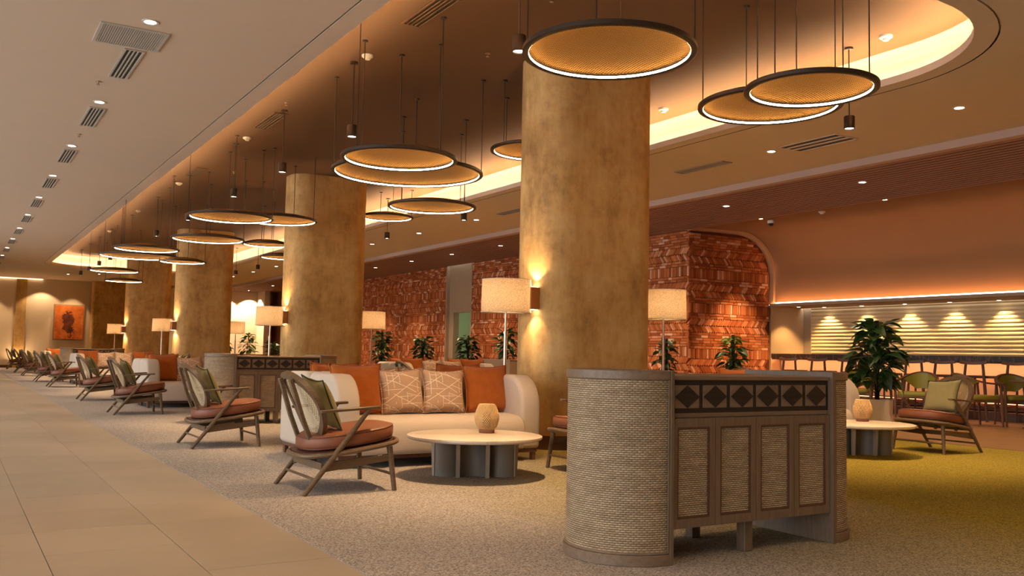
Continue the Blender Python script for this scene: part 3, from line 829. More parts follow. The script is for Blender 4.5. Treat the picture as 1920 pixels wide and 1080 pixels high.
# ------------------------------------------------------------------ floor lamps
def floor_lamp(x, y, label):
    l = empty('floor_lamp', (x, y, .004)); tag(l, label, 'floor lamp')
    if 'shade' not in SH:
        SH['shade'] = MB().lathe([(.268, 1.435), (.262, 1.79)], 48).mesh('lamp_shade', 'lamp_shade', smooth=True)
        SH['srim'] = MB().lathe([(.264, 1.438), (.270, 1.438), (.270, 1.444), (.264, 1.444)], 48).mesh('shade_rim', 'sofa_fabric')
        SH['trim_'] = MB().lathe([(.259, 1.784), (.264, 1.784), (.264, 1.79), (.259, 1.79)], 48).mesh('shade_rim', 'sofa_fabric')
        SH['diff'] = MB().lathe([(0, 1.452), (.255, 1.452)], 40).mesh('diffuser', 'lamp_diffuser')
        SH['lbase'] = MB().lathe([(0, .025), (.15, .025), (.16, .018), (.16, 0)], 32).mesh('base', 'base_metal', smooth=True)
        SH['lpole'] = MB().tube([(0, 0, .02), (0, 0, 1.22)], .019, 12).mesh('pole', 'chrome', smooth=True)
        SH['lpole2'] = MB().tube([(0, 0, 1.22), (0, 0, 1.5)], .012, 12).tube([(0, 0, 1.215), (0, 0, 1.235)], .026, 12).mesh('upper_pole', 'chrome', smooth=True)
        SH['bulb'] = MB().lathe([(0, 1.67), (.03, 1.655), (.04, 1.62), (.03, 1.585), (.015, 1.56), (.015, 1.50)], 16).mesh('bulb', 'lens_small', smooth=True)
    sh_ = ob('lamp_shade', SH['shade'], l); ob('rim', SH['srim'], sh_); ob('rim', SH['trim_'], sh_); ob('diffuser', SH['diff'], l)
    ob('base', SH['lbase'], l); ob('pole', SH['lpole'], l); ob('upper_pole', SH['lpole2'], l); ob('bulb', SH['bulb'], l)
    light('POINT', (0, 0, 1.62), P_LAMP, WARM, l, .05)
    return l
def diffuser_mat():
    a = N('lamp_diffuser'); d = a.n('ShaderNodeBsdfDiffuse', {'Color': (.9, .85, .75, 1)}); t = a.n('ShaderNodeBsdfTranslucent', {'Color': (.95, .9, .8, 1)})
    m = a.n('ShaderNodeMixShader', {0: .7, 1: d.outputs[0], 2: t.outputs[0]}); MAT['lamp_diffuser'] = a.done(m.outputs[0])
diffuser_mat()
for x, y, lab in ((5.07, 8.38, 'floor lamp with linen drum shade left of the nearest column'), (7.2, 8.3, 'floor lamp half hidden on the bar side of the nearest column'),
                  (5.1, 16.88, 'floor lamp with drum shade left of the second column'), (7.2, 17.05, 'floor lamp on the bar side of the second column, before the brick wall'),
                  (5.1, 26.95, 'floor lamp left of the third column'), (7.2, 27.2, 'floor lamp on the bar side of the third column, before the far planter'),
                  (5.1, 35.4, 'floor lamp left of the fourth column, farthest one')):
    floor_lamp(x, y, lab)

# ------------------------------------------------------------------ cabinets
def cabinet(x0, y0, wd, label):
    """front plane y0, inner (door) section from x0 to x0+wd, D-shaped rattan drums of radius .33 at both ends"""
    c = empty('cabinet', (x0, y0, .004)); tag(c, label, 'cabinet')
    R = .32; cy = R
    for side in (0, 1):
        cx = 0 if side == 0 else wd
        def arc(r, n=28):
            p = []
            for k in range(n+1):
                q = PI/2+PI*k/n if side == 0 else -PI/2+PI*k/n
                p.append((cx+r*math.cos(q), cy+r*math.sin(q)))
            return p
        def dshape(r, th=.0):
            return arc(r)
        e = MB(); A = arc(R-.006); L = 0; z0, z1 = .06, .885
        b0 = len(e.v); e.v += [(x, y, z0) for x, y in A]+[(x, y, z1) for x, y in A]; n = len(A); us = [0]
        for i in range(n-1): us.append(us[-1]+math.dist(A[i], A[i+1]))
        for i in range(n-1): e.face((b0+i, b0+i+1, b0+n+i+1, b0+n+i), ((us[i], z0), (us[i+1], z0), (us[i+1], z1), (us[i], z1)))
        dr = e.build('drum', 'rattan_weave', c, smooth='all'); dr['label'] = 'curved woven rattan end'
        MB().prism(arc(R+.004), .885, .930).build('drum_top', 'cabinet_wood_flat', dr, bevel=.004, seg=1, smooth=True)
        MB().prism(arc(R+.008), 0, .052).prism(arc(R-.0), .052, .066).build('drum_base', 'cabinet_wood_flat', dr, bevel=.003, seg=1, smooth=True)
        s = -1 if side == 0 else 1
        x1, x2 = sorted((cx, cx+s*-.022))
        MB().box(x1, x2, -.008, .65, 0, .932).build('side_board', 'cabinet_wood', c, bevel=.002, seg=1)
        x1, x2 = sorted((cx+s*.012, cx))
        MB().box(x1, x2, -.006, .0, .06, .885).box(x1, x2, .64, .648, .06, .885).build('edge_bead', 'cabinet_wood', c)
    a, b_ = .022, wd-.022
    MB().box(a, b_, .03, .62, .165, .70).build('body', 'cabinet_wood', c)
    MB().box(a, b_, .010, .63, .885, .905).build('countertop', 'cabinet_wood_flat', c, bevel=.003, seg=1)
    MB().box(a, b_, .022, .05, .700, .722).build('rail', 'cabinet_wood_flat', c, bevel=.002, seg=1)
    # diamond frieze
    fz0, fz1 = .722, .885
    fr = MB().box(a, b_, .024, .60, fz0, fz1).build('frieze', 'dark_panel', c)
    n = 6; m_ = .02; cw = (b_-a-m_)/n; hh = (fz1-fz0)-.05
    cell_me = MB().box(-cw/2+.014, cw/2-.014, .0185, .026, -hh/2, hh/2).mesh('inlay', 'cabinet_wood_flat')
    dia = [(cw/2-.016, 0), (0, hh/2-.002), (-cw/2+.016, 0), (0, -hh/2+.002)]
    Mx = Matrix.Rotation(PI/2, 4, 'X')
    dia_me = MB().prism(dia, -.0185, -.013, Mx).mesh('diamond', 'dark_panel')
    for k in range(n):
        o = ob('inlay', cell_me, c); o.location = (a+m_/2+cw*(k+.5), 0, (fz0+fz1)/2)
        d = ob('diamond', dia_me, o)
    # doors
    dw = (b_-a)/4
    for k in range(4):
        X0, X1 = a+dw*k+.0015, a+dw*(k+1)-.0015; Z0, Z1 = .165, .698; t = .034
        d = MB().box(X0, X0+t, .010, .03, Z0, Z1).box(X1-t, X1, .010, .03, Z0, Z1).box(X0+t, X1-t, .010, .03, Z0, Z0+t+.01).box(X0+t, X1-t, .010, .03, Z1-t-.01, Z1).build('door', 'cabinet_wood', c)
        mm = .009; X0 += t; X1 -= t; Z0 += t+.01; Z1 -= t+.01
        MB().box(X0, X0+mm, .012, .03, Z0, Z1).box(X1-mm, X1, .012, .03, Z0, Z1).box(X0+mm, X1-mm, .012, .03, Z0, Z0+mm).box(X0+mm, X1-mm, .012, .03, Z1-mm, Z1).build('moulding', 'frame_wood', d)
        e = MB(); e.v += [(X0+mm, .020, Z0+mm), (X1-mm, .020, Z0+mm), (X1-mm, .020, Z1-mm), (X0+mm, .020, Z1-mm)]
        e.face((0, 1, 2, 3), ((X0, Z0), (X1, Z0), (X1, Z1), (X0, Z1)))
        e.build('rattan_panel', 'rattan_weave', d)
    MB().box(wd/2-.03, wd/2+.03, .06, .12, 0, .165).build('leg', 'cabinet_wood', c, bevel=.003, seg=1)
    MB().box(wd/2-.03, wd/2+.03, .45, .51, 0, .165).build('leg', 'cabinet_wood', c, bevel=.003, seg=1)
    return c
cb = cabinet(3.01, 3.415, 1.19, 'big nearest rattan and wood cabinet with rounded ends and diamond frieze')
dup(cb, (3.27, 12.3, .004), 0, 'matching rattan cabinet behind the nearest sofa, seen between two columns')
dup(cb, (3.25, 30.6, .004), 0, 'small looking rattan cabinet far down the row of seating')

# ------------------------------------------------------------------ lounge chair
def lounge_chair(label, group=None):
    c = empty('lounge_chair'); tag(c, label, 'chair', group)
    for s in (1, -1):
        MB().tube([(.338, s*.325, 0), (.305, s*.292, .312)], [.017, .022], 12).build('leg', 'chair_wood', c, smooth=True)
        MB().tube([(-.335, s*.320, 0), (-.10, s*.326, .295), (.135, s*.322, .592)], [.016, .021, .015], 12).build('diagonal_leg', 'chair_wood', c, smooth=True)
        ap = [(-.26, .575), (.205, .612), (.205, .592), (-.26, .552)]
        MB().prism([(-.235, -.030), (-.05, -.024), (.21, -.028), (.21, .028), (-.05, .022), (-.235, .0)], 0, .020, Matrix.Translation((0, s*.312, .575)) @ Matrix.Rotation(-.062, 4, 'Y')).build('armrest', 'chair_wood', c, bevel=.004, seg=1, smooth=True)
        b = MB(); P = [(-.21, .150), (.325, .215), (.325, .262), (-.17, .222)]
        b.prism(P, -.011, .011, Matrix.Translation((0, s*.298, 0)) @ Matrix.Rotation(PI/2, 4, 'X')); b.build('apron', 'chair_wood', c, bevel=.003, seg=1)
        # back upright
        MB().tube([(-.392, s*.118, .790), (-.352, s*.125, .68), (-.300, s*.128, .52), (-.243, s*.13, .38), (-.195, s*.13, .275), (-.150, s*.13, .238)], 1, flat=(.030, .036, (0, 1, 0))).build('back_upright', 'chair_wood', c, bevel=.004, seg=1, smooth=True)
    MB().tube([(-.255, -.31, .105), (-.255, .31, .105)], .010, 8).build('stretcher', 'chair_wood', c, smooth=True)
    MB().tube([(.328, -.315, .115), (.328, .315, .115)], .010, 8).build('stretcher', 'chair_wood', c, smooth=True)
    MB().tube([(-.20, .30, .19), (-.20, -.30, .19)], 1, flat=(.02, .05, (0, 0, 1))).build('cross_rail', 'chair_wood', c)
    p = []
    for k in range(40):
        q = 2*PI*k/40; cx, sy = math.cos(q), math.sin(q)
        e = .55; x = .055+.360*math.copysign(abs(cx)**e, cx); y = .342*math.copysign(abs(sy)**e, sy)*(1-.12*(cx < 0)*abs(cx))
        p.append((x, y, .292+.05*x/.35))
    MB().tube(p, .0175, 8, closed=True).build('seat_frame', 'chair_wood', c, smooth=True)
    MB().prism([(q[0]*.95, q[1]*.93) for q in p], .0, .012, Matrix.Translation((0, 0, .298)) @ Matrix.Rotation(-.142, 4, 'Y')).build('seat_base', 'frame_wood', c)
    # cushion : rounded disc
    cu = MB(); ncu = 40; lay = [(.90, 0), (.975, .012), (1.0, .035), (1.0, .080), (.975, .098), (.90, .108), (.6, .118), (.3, .122)]
    for sc_, z in lay:
        for k in range(ncu):
            q = 2*PI*k/ncu; cx, sy = math.cos(q), math.sin(q); e = .72
            x = .068+.338*sc_*math.copysign(abs(cx)**e, cx); y = .326*sc_*math.copysign(abs(sy)**e, sy)*(1-.12*(cx < 0)*abs(cx))
            cu.v.append((x, y, .314+.142*x+z))
    for i in range(len(lay)-1):
        for k in range(ncu): cu.face((i*ncu+k, i*ncu+(k+1) % ncu, (i+1)*ncu+(k+1) % ncu, (i+1)*ncu+k))
    cu.face([k for k in range(ncu)][::-1]); cu.face([(len(lay)-1)*ncu+k for k in range(ncu)])
    cush = cu.build('seat_cushion', 'seat_leather', c, smooth='all')
    for z, sc_ in ((.094, .985), (.014, .98)):
        pp = []
        for k in range(ncu):
            q = 2*PI*k/ncu; cx, sy = math.cos(q), math.sin(q); e = .72
            x = .068+.338*sc_*math.copysign(abs(cx)**e, cx); y = .326*sc_*math.copysign(abs(sy)**e, sy)*(1-.12*(cx < 0)*abs(cx))
            pp.append((x, y, .314+.142*x+z))
        MB().tube(pp, .0035, 6, closed=True).build('piping', 'leather_piping', cush, smooth=True)
    # oval back frame
    def bp(t, r=1.0):
        z = .590+.228*math.cos(t)*r; yy = .268*math.sin(t)*r*(1+.10*math.cos(t))
        x = -.380+(.815-z)*.50+.75*yy*yy
        return (x, yy, z)
    ov = [bp(2*PI*k/44) for k in range(44)]
    MB().tube(ov, 1, closed=True, flat=(.048, .036, (.90, 0, .42))).build('back_frame', 'chair_wood', c, smooth=True)
    ca = MB(); rings_ = 6; nseg = 32
    ca.v.append(bp(0, 0)); uvf = lambda v: (v[1]+2, v[2]+2)
    for i in range(1, rings_+1):
        for k in range(nseg): ca.v.append(bp(2*PI*k/nseg, .94*i/rings_))
    for k in range(nseg):
        j = (k+1) % nseg; ca.face((0, 1+k, 1+j), [uvf(ca.v[q]) for q in (0, 1+k, 1+j)])
        for i in range(rings_-1):
            f = (1+i*nseg+k, 1+(i+1)*nseg+k, 1+(i+1)*nseg+j, 1+i*nseg+j); ca.face(f, [uvf(ca.v[q]) for q in f])
    ca.build('cane_panel', 'cane', c, smooth='all')
    return c
def pillow_mesh(name, w, h, d, mat, piping=False, sag=.04):
    b = MB(); n = 14
    for side in (1, -1):
        for i in range(n+1):
            for j in range(n+1):
                u, v = 2*i/n-1, 2*j/n-1
                ex = (1-abs(u)**2.6)*(1-abs(v)**2.6)
                pin = 1-.10*(1-abs(v)**2)*(abs(u)**2) ; pin2 = 1-.10*(1-abs(u)**2)*(abs(v)**2)
                x = u*w/2*pin; y = v*h/2*pin2
                z = side*d/2*max(ex, 0)**.42
                z += .006*math.sin(7*u+3*v)*ex
                y -= sag*h*.3*max(0, v)*(1-u*u)
                b.v.append((x, y, z))
    m = (n+1)*(n+1)
    for s in (0, 1):
        for i in range(n):
            for j in range(n):
                q = (s*m+i*(n+1)+j, s*m+(i+1)*(n+1)+j, s*m+(i+1)*(n+1)+j+1, s*m+i*(n+1)+j+1)
                b.face(q if s == 0 else q[::-1])
    me = b.mesh(name, mat)
    bm = bmesh.new(); bm.from_mesh(me); bmesh.ops.remove_doubles(bm, verts=bm.verts, dist=1e-4); bmesh.ops.recalc_face_normals(bm, faces=bm.faces)
    bm.to_mesh(me); bm.free(); me.polygons.foreach_set('use_smooth', [True]*len(me.polygons))
    return me
PM = {'orange': pillow_mesh('cushion', .50, .47, .15, 'orange_fabric'), 'pattern': pillow_mesh('cushion', .44, .42, .14, 'pattern_fabric'),
      'olive': pillow_mesh('cushion', .42, .40, .12, 'olive_fabric')}
def edge_of(key, w, h, mat, sag=.04):
    n = 14; p = []
    seq = [(i, 0) for i in range(n)]+[(n, j) for j in range(n)]+[(n-i, n) for i in range(n)]+[(0, n-j) for j in range(n)]
    for i, j in seq:
        u, v = 2*i/n-1, 2*j/n-1
        pin = 1-.10*(1-abs(v)**2)*(abs(u)**2); pin2 = 1-.10*(1-abs(u)**2)*(abs(v)**2)
        p.append((u*w/2*pin, v*h/2*pin2-sag*h*.3*max(0, v)*(1-u*u), 0))
    return MB().tube(p, .005, 6, closed=True).mesh('piping', mat, smooth=True)
PE = {'orange': edge_of('o', .50, .47, 'orange_fabric'), 'pattern': edge_of('p', .44, .42, 'pattern_fabric'), 'olive': edge_of('l', .42, .40, 'dark_olive')}
def pillow(kind, loc, rz, tilt, label, group=None, name='cushion', roll=0):
    o = ob(name, PM[kind]); tag(o, label, 'cushion', group)
    o.matrix_world = Matrix.Translation(loc) @ Matrix.Rotation(rz, 4, 'Z') @ Matrix.Rotation(PI/2-tilt, 4, 'X') @ Matrix.Rotation(roll, 4, 'Z')
    ob('piping', PE[kind], o)
    return o
def chair_pillow(cx, cy, rz, label, group=None):
    """olive pillow leaning on the chair's back"""
    M = Matrix.Rotation(rz, 4, 'Z'); p = M @ Vector((-.115, 0, 0))
    pillow('olive', (cx+p.x, cy+p.y, .435+.188), rz+PI/2, .44, label, group, roll=.08)
proto_chair = lounge_chair('nearest lounge chair with cane back and rust leather seat, by the coffee table')
ZF = .004
proto_chair.location = (2.47, 6.47, ZF)
chair_pillow(2.47, 6.47, 0, 'olive cushion leaning on the back of the nearest lounge chair')
GC = 'lounge chairs in a row along the aisle'; GPw = 'olive cushions on the chairs along the aisle'
LC = [(9.77, 0, 'second lounge chair from the front, standing before the cabinet', 'olive cushion on the second aisle chair'),
      (14.75, 0, 'third lounge chair along the aisle, beside the white sofa end', 'olive cushion on the third aisle chair'),
      (18.6, 0, 'fourth lounge chair along the aisle, past the second sofa pair', 'olive cushion on the fourth aisle chair')]
for y, rz, lab, pl_ in LC:
    dup(proto_chair, (2.45, y, ZF), rz, lab); chair_pillow(2.45, y, rz, pl_)
for i, y in enumerate((24.5, 28.3, 33.3, 37.1, 42.0)):
    dup(proto_chair, (2.43, y, ZF), 0, ORD[i+4]+' lounge chair from the front in the aisle row', GC); chair_pillow(2.43, y, 0, 'olive cushion on the '+ORD[i+4]+' chair of the aisle row', GPw)
# chairs facing back towards the aisle
dup(proto_chair, (4.93, 6.50, ZF), PI, 'lounge chair showing only its seat front beside the nearest cabinet')
dup(proto_chair, (4.93, 9.95, ZF), PI, 'lounge chair facing the aisle behind the nearest sofa')
for y in (14.75, 18.6, 24.5, 28.3): dup(proto_chair, (4.93, y, ZF), PI, 'lounge chair facing the aisle across a coffee table', 'lounge chairs facing the aisle')
for y in (14.75, 24.5): chair_pillow(4.93, y, PI, 'olive cushion on a chair facing the aisle', 'olive cushions on the chairs facing the aisle')
dup(proto_chair, (9.64, 6.42, ZF), PI-.03, 'lounge chair turned to the camera side with a pale green cushion, before the bar')
chair_pillow(9.62, 6.42, PI-.03, 'pale green cushion on the chair in front of the bar')
dup(proto_chair, (7.25, 15.0, ZF), 0, 'lounge chair whose back top peeks over the nearest sofa')

# ------------------------------------------------------------------ sofas
def sofa(label, group=None):
    """faces -y locally; width along x centred, back plane at y=+.8"""
    s = empty('sofa'); tag(s, label, 'sofa', group)
    Wd, D = 2.05, .80; AW = .215
    # arm outline in (y,z)
    def arm_prof():
        p = [(D, .105), (D, .70)]
        for k in range(1, 7): q = PI/2*k/6; p.append((D-.10+.10*math.cos(q), .70+.10*math.sin(q)))
        for k in range(1, 9): q = PI/2*k/8; p.append((.30-.27*math.sin(q), .50+.30*math.cos(q)))
        p.append((.03, .105))
        return p
    for sg in (-1, 1):
        x0 = -Wd/2 if sg < 0 else Wd/2-AW
        Mx = Matrix(((0, 0, 1, 0), (1, 0, 0, 0), (0, 1, 0, 0), (0, 0, 0, 1)))
        MB().prism(arm_prof(), x0, x0+AW, Mx).build('armrest', 'sofa_fabric', s, bevel=.045, seg=4, smooth='all')
    MB().box(-Wd/2+AW-.06, Wd/2-AW+.06, D-.26, D-.002, .105, .80).build('backrest', 'sofa_fabric', s, bevel=.06, seg=4, smooth='all')
    # seat with crowned front
    b = MB(); pr = [(.0, .11), (-.012, .16), (-.012, .30), (.0, .355), (.03, .395), (.09, .42), (.3, .432), (D-.24, .43), (D-.24, .11)]
    Mx = Matrix(((0, 0, 1, 0), (1, 0, 0, 0), (0, 1, 0, 0), (0, 0, 0, 1)))
    b.prism(pr, -Wd/2+AW-.01, Wd/2-AW+.01, Mx).build('seat', 'sofa_fabric', s, bevel=.02, seg=3, smooth='all')
    # base frame and legs
    MB().box(-Wd/2+.05, Wd/2-.05, .05, .075, .075, .112).box(-Wd/2+.05, Wd/2-.05, D-.075, D-.05, .075, .112).box(-Wd/2+.03, -Wd/2+.055, .05, D-.05, .075, .112).box(Wd/2-.055, Wd/2-.03, .05, D-.05, .075, .112).build('base_frame', 'bar_wood', s)
    for sx in (-1, 1):
        for y in (.06, D-.11):
            MB().box(sx*(Wd/2-.055)-.022, sx*(Wd/2-.055)+.022, y, y+.05, 0, .08).build('leg', 'bar_wood', s, bevel=.006, seg=1)
    return s
sf = sofa('nearest cream sofa with four cushions, behind the round coffee table')
XSO = 3.845; XSR = 8.56
SP = [7.33, 15.95, 25.65, 34.55]   # front of each back-to-back pair
def place_sofas(X, ylist, names, first=None):
    for i, y in enumerate(ylist):
        if i == 0 and first is not None: first.location = (X, y, ZF); a = first
        else: dup(sf, (X, y, ZF), 0, names[i][0], names[i][2])
        dup(sf, (X, y+1.61, ZF), PI, names[i][1], names[i][2])
place_sofas(XSO, SP, [(None, 'cream sofa back to back with the nearest sofa', None), ('cream sofa beside the second column, facing the camera', 'cream sofa back to back with the second facing sofa', None),
     ('cream sofa beside the third column, its white end facing the aisle', 'cream sofa back to back with the one beside the third column', 'far sofas along the aisle'), ('cream sofa beside the fourth column, farthest of those facing the camera', 'cream sofa back to back with the one beside the fourth column', 'far sofas along the aisle')], sf)
for y, l1, l2 in ((7.35, 'cream sofa right of the nearest cabinet, by the big potted plant', 'cream sofa on the bar side, backing onto the one beside the big plant'),
                  (16.1, 'cream sofa in front of the brick wall, seen over the nearest sofa', 'rear cream sofa in front of the brick wall, seen over the nearest sofa')):
    dup(sf, (XSR, y, ZF), 0, l1); dup(sf, (XSR, y+1.61, ZF), PI, l2)
def sofa_pillows(X, Y, face, labs, grp=None):
    """face=-1 front sofa (towards camera)"""
    spec = [('orange', -.70, 0), ('pattern', -.275, .05), ('pattern', .155, -.03), ('orange', .64, .0)]
    for (k, dx, rl), lab in zip(spec, labs):
        if lab is None: continue
        big = k == 'orange'; hh = .235 if big else .21
        t = .24
        yy = Y+.44-(.02 if big else .05)
        if face < 0: pillow(k, (X+dx, yy, .436+hh*.97), 0, t, lab, grp, roll=rl)
        else: pillow(k, (X-dx, 2*(Y+.805)-yy, .436+hh*.97), PI, t, lab, grp, roll=rl)
sofa_pillows(XSO, SP[0], -1, ['orange cushion at the left end of the nearest sofa', 'line-patterned cushion next to the left orange one on the nearest sofa', 'line-patterned cushion next to the right orange one on the nearest sofa', 'orange cushion at the right end of the nearest sofa'])
B2 = 'cushions on the sofa behind the nearest one'
sofa_pillows(XSO, SP[0], 1, ['orange cushion top near the floor lamp on the sofa backing the nearest one', 'patterned cushion nearer the floor lamp on the sofa backing the nearest one', 'patterned cushion nearer the aisle on the sofa backing the nearest one', 'orange cushion top near the aisle on the sofa backing the nearest one'], B2)
sofa_pillows(XSO, SP[1], -1, ['orange cushion on the left end of the second facing sofa', 'patterned cushion beside the orange one on the second facing sofa', 'patterned cushion near the column side of the second facing sofa', 'orange cushion on the column side of the second facing sofa'])
for y, w_ in zip(SP[2:], ('third', 'fourth')):
    sofa_pillows(XSO, y, -1, ['orange cushion at the aisle end of the sofa by the '+w_+' column', 'pale patterned cushion nearer the aisle on the sofa by the '+w_+' column', 'pale patterned cushion nearer the column on the sofa by the '+w_+' column', 'orange cushion at the column end of the sofa by the '+w_+' column'], 'cushions on the far sofas')
sofa_pillows(XSO, SP[1], 1, ['orange cushion on the rear sofa of the second pair', None, None, 'orange cushion on the rear sofa of the second pair'], 'cushions on the rear sofa of the second pair')
sofa_pillows(XSR, 7.35, -1, ['orange cushion peeking over the top of the nearest cabinet', 'patterned cushion low behind the top of the nearest cabinet', 'pale patterned cushion low behind the nearest cabinet', None])
sofa_pillows(XSR, 16.1, -1, ['orange cushion on the sofa before the brick wall, left end', 'patterned cushion on the sofa before the brick wall, left one', 'patterned cushion on the sofa before the brick wall, right one', 'orange cushion on the sofa before the brick wall, right end'])
sofa_pillows(XSR, 16.1, 1, ['orange cushion on the rear sofa before the brick wall', 'pale cushion on the rear sofa before the brick wall', 'pale cushion on the rear sofa before the brick wall', 'orange cushion on the rear sofa before the brick wall'], 'cushions on the rear sofa before the brick wall')

# ------------------------------------------------------------------ coffee tables and lanterns
def coffee_table(label, group=None):
    t = empty('coffee_table'); tag(t, label, 'table', group)
    R = .555
    MB().lathe([(0, .300), (R-.03, .300), (R-.008, .306), (R, .318), (R-.002, .331), (R-.010, .335), (0, .335)], 64).build('tabletop', 'table_stone', t, smooth=True)
    for a0, dist, ao in ((-125, .115, -120), (-14, .235, 28), (137, .225, 92)):
        q = math.radians(a0)
        cx, cy = dist*math.cos(q), dist*math.sin(q)
        q = math.radians(ao)
        b = MB(); n = 20; r0, r1 = .128, .108; op = math.radians(88)
        oz = []
        for rr in (r0, r1):
            oz.append([(cx+rr*math.cos(q+PI-op+2*op*i/n), cy+rr*math.sin(q+PI-op+2*op*i/n)) for i in range(n+1)])
        pts = oz[0]+oz[1][::-1]
        lg = b.prism(pts, 0, .30).build('curved_leg', 'table_leg_grey', t, smooth=True)
        for sgn in (-1, 1):
            a = q+PI+sgn*op; c0 = Vector((cx+.118*math.cos(a), cy+.118*math.sin(a))); tt = Vector((-math.sin(a), math.cos(a)))*sgn; rr = Vector((math.cos(a), math.sin(a)))
            e = MB()
            for z, l in ((0, .018), (.30, .050)):
                for p in (c0-rr*.016-tt*.01, c0+rr*.016-tt*.01, c0+rr*.016+tt*l, c0-rr*.016+tt*l): e.v.append((p.x, p.y, z))
            for f in ((0,3,2,1),(4,5,6,7),(0,1,5,4),(1,2,6,5),(2,3,7,6),(3,0,4,7)): e.face(f)
            e.build('edge_fin', 'table_leg_edge', lg)
    return t
ct = coffee_table('round stone coffee table in front of the nearest sofa'); ct.location = (3.72, 6.60, ZF)
dup(ct, (8.42, 6.50, ZF), .0, 'round stone coffee table partly behind the nearest cabinet, by the bar side chair')
for X, y, lab in ((3.72, 9.9, 'round coffee table hidden behind the nearest sofa pair'), (3.72, 14.7, 'round coffee table before the second facing sofa'), (3.72, 18.7, 'round coffee table past the second sofa pair'), (3.72, 24.4, 'far round coffee table down the aisle row')):
    dup(ct, (X, y, ZF), .3, lab)
def lantern(label):
    l = empty('table_lantern'); tag(l, label, 'lantern')
    MB().lathe([(0, .0), (.064, .0), (.066, .004), (.066, .030), (.062, .034), (0, .034)], 32).build('base', 'lantern_base', l, smooth=True)
    pr = [(.064, .034), (.085, .060), (.098, .095), (.1015, .125), (.098, .155), (.088, .190), (.072, .225), (.066, .236)]
    def rad(z):
        for (r0, z0), (r1, z1) in zip(pr, pr[1:]):
            if z <= z1: return r0+(r1-r0)*(z-z0)/(z1-z0)
        return pr[-1][0]
    b = MB(); n = 34; st = 16
    for sg in (1, -1):
        for k in range(n):
            p = []
            for i in range(st+1):
                z = .034+.202*i/st; q = 2*PI*k/n+sg*1.05*i/st*PI/2; r = rad(z)+.0018*sg*math.cos(i*PI+k*PI)
                p.append((r*math.cos(q), r*math.sin(q), z))
            b.tube(p, 1, flat=(.0020, .0066, (0, 0, 1)), cap=False)
    o = b.build('bamboo_weave', 'bamboo', l); 
    MB().tube([(rad(.236)*math.cos(2*PI*k/32), rad(.236)*math.sin(2*PI*k/32), .236) for k in range(32)], .004, 6, closed=True).build('top_ring', 'bamboo', l, smooth=True)
    MB().lathe([(0, .036), (.03, .036), (.034, .05), (.034, .16), (.026, .175), (0, .18)], 20).build('inner_tube', 'lantern_glow', l, smooth=True)
    return l
plain('bamboo', (.80, .52, .22), .5, var=.1)
plain('lantern_glow', (.20, .08, .03), .6)  # unlit brown tube inside the weave
l1 = lantern('woven bamboo lantern on the round table before the nearest sofa'); l1.location = (3.90, 6.72, ZF+.335)
dup(l1, (8.66, 6.66, ZF+.335), 0, 'woven bamboo lantern on the table right of the nearest cabinet')

# ------------------------------------------------------------------ bar
bar = empty('bar_counter', (16.0, 0, 0)); tag(bar, 'long bar counter with dark marble top and glowing peach front', 'bar counter')
MB().box(-.02, .72, YB+.1, YC-.02, 1.035, 1.135).build('marble_top', 'dark_marble', bar, bevel=.004, seg=1)
MB().box(.30, .68, YB+.1, YC-.04, .30, 1.035).build('front_panel', 'bar_front', bar)
MB().box(-.02, .0, YB+.1, YC-.04, 1.005, 1.035).build('edge_lip', 'dark_marble', bar)
MB().box(.03, .05, YB+.1, YC-.04, 1.022, 1.034).build('light_strip', 'led_under', bar)
MB().box(.02, .68, YB+.1, YC-.04, .17, .29).build('foot_step', 'bar_wood', bar)
MB().box(.0, .015, YB+.1, YC-.04, .292, .298).build('step_light', 'led_step', bar)
MB().box(-.24, .68, YB+.1, YC-.04, 0, .15).build('plinth', 'bar_wood', bar)
def bar_stool(label, group):
    s = empty('bar_stool'); tag(s, label, 'stool', group)
    for sg in (-1, 1):
        MB().tube([(-.215, sg*.245, 0), (-.185, sg*.20, .55), (-.165, sg*.155, 1.0)], [.022, .027, .022], 8).build('rear_leg', 'bar_wood', s, smooth=True)
        MB().tube([(.20, sg*.235, 0), (.16, sg*.19, .745)], [.016, .021], 8).build('front_leg', 'bar_wood', s, smooth=True)
        MB().tube([(-.20, sg*.225, .28), (.185, sg*.222, .28)], .012, 6).build('stretcher', 'bar_wood', s, smooth=True)
    MB().tube([(.187, -.22, .24), (.187, .22, .24)], .013, 6).build('stretcher', 'bar_wood', s, smooth=True)
    MB().tube([(-.19, -.22, .34), (-.19, .22, .34)], .012, 6).build('stretcher', 'bar_wood', s, smooth=True)
    p = [(-.19+.05*(1-(k/5-1)**2)*-1, .235*(k/5-1), 1.005+.018*(k/5-1)**2) for k in range(11)]
    MB().tube(p, 1, flat=(.05, .055, (0, 0, 1))).build('back_rail', 'bar_wood', s, smooth=True)
    MB().prism(rrect(-.19, .20, -.22, .22, .08), .745, .79).build('seat', 'frame_wood', s, bevel=.012, smooth=True)
    return s
GS = 'bar stools lined up along the bar'
SY = [13.62, 12.86, 12.10, 11.34, 10.66, 10.06, 9.48, 8.72, 7.96, 7.2]
bs_ = bar_stool('wooden bar stool at the brick wall end of the bar', None); bs_.location = (15.5, SY[0], 0)
SLAB = ['second wooden bar stool from the brick wall', 'bar stool whose back shows left of the big plant', 'bar stool hidden behind the big plant', 'bar stool just right of the big plant, close to its neighbour', 'bar stool close against its left neighbour, behind the light green chair back',
        'bar stool right of the pale green cushion, standing alone', 'bar stool behind the green armchair at the round table', 'bar stool beyond the green armchair at the round table', 'bar stool out past the round table']
for y, lab in zip(SY[1:], SLAB): dup(bs_, (15.5, y, 0), 0, lab, GS)

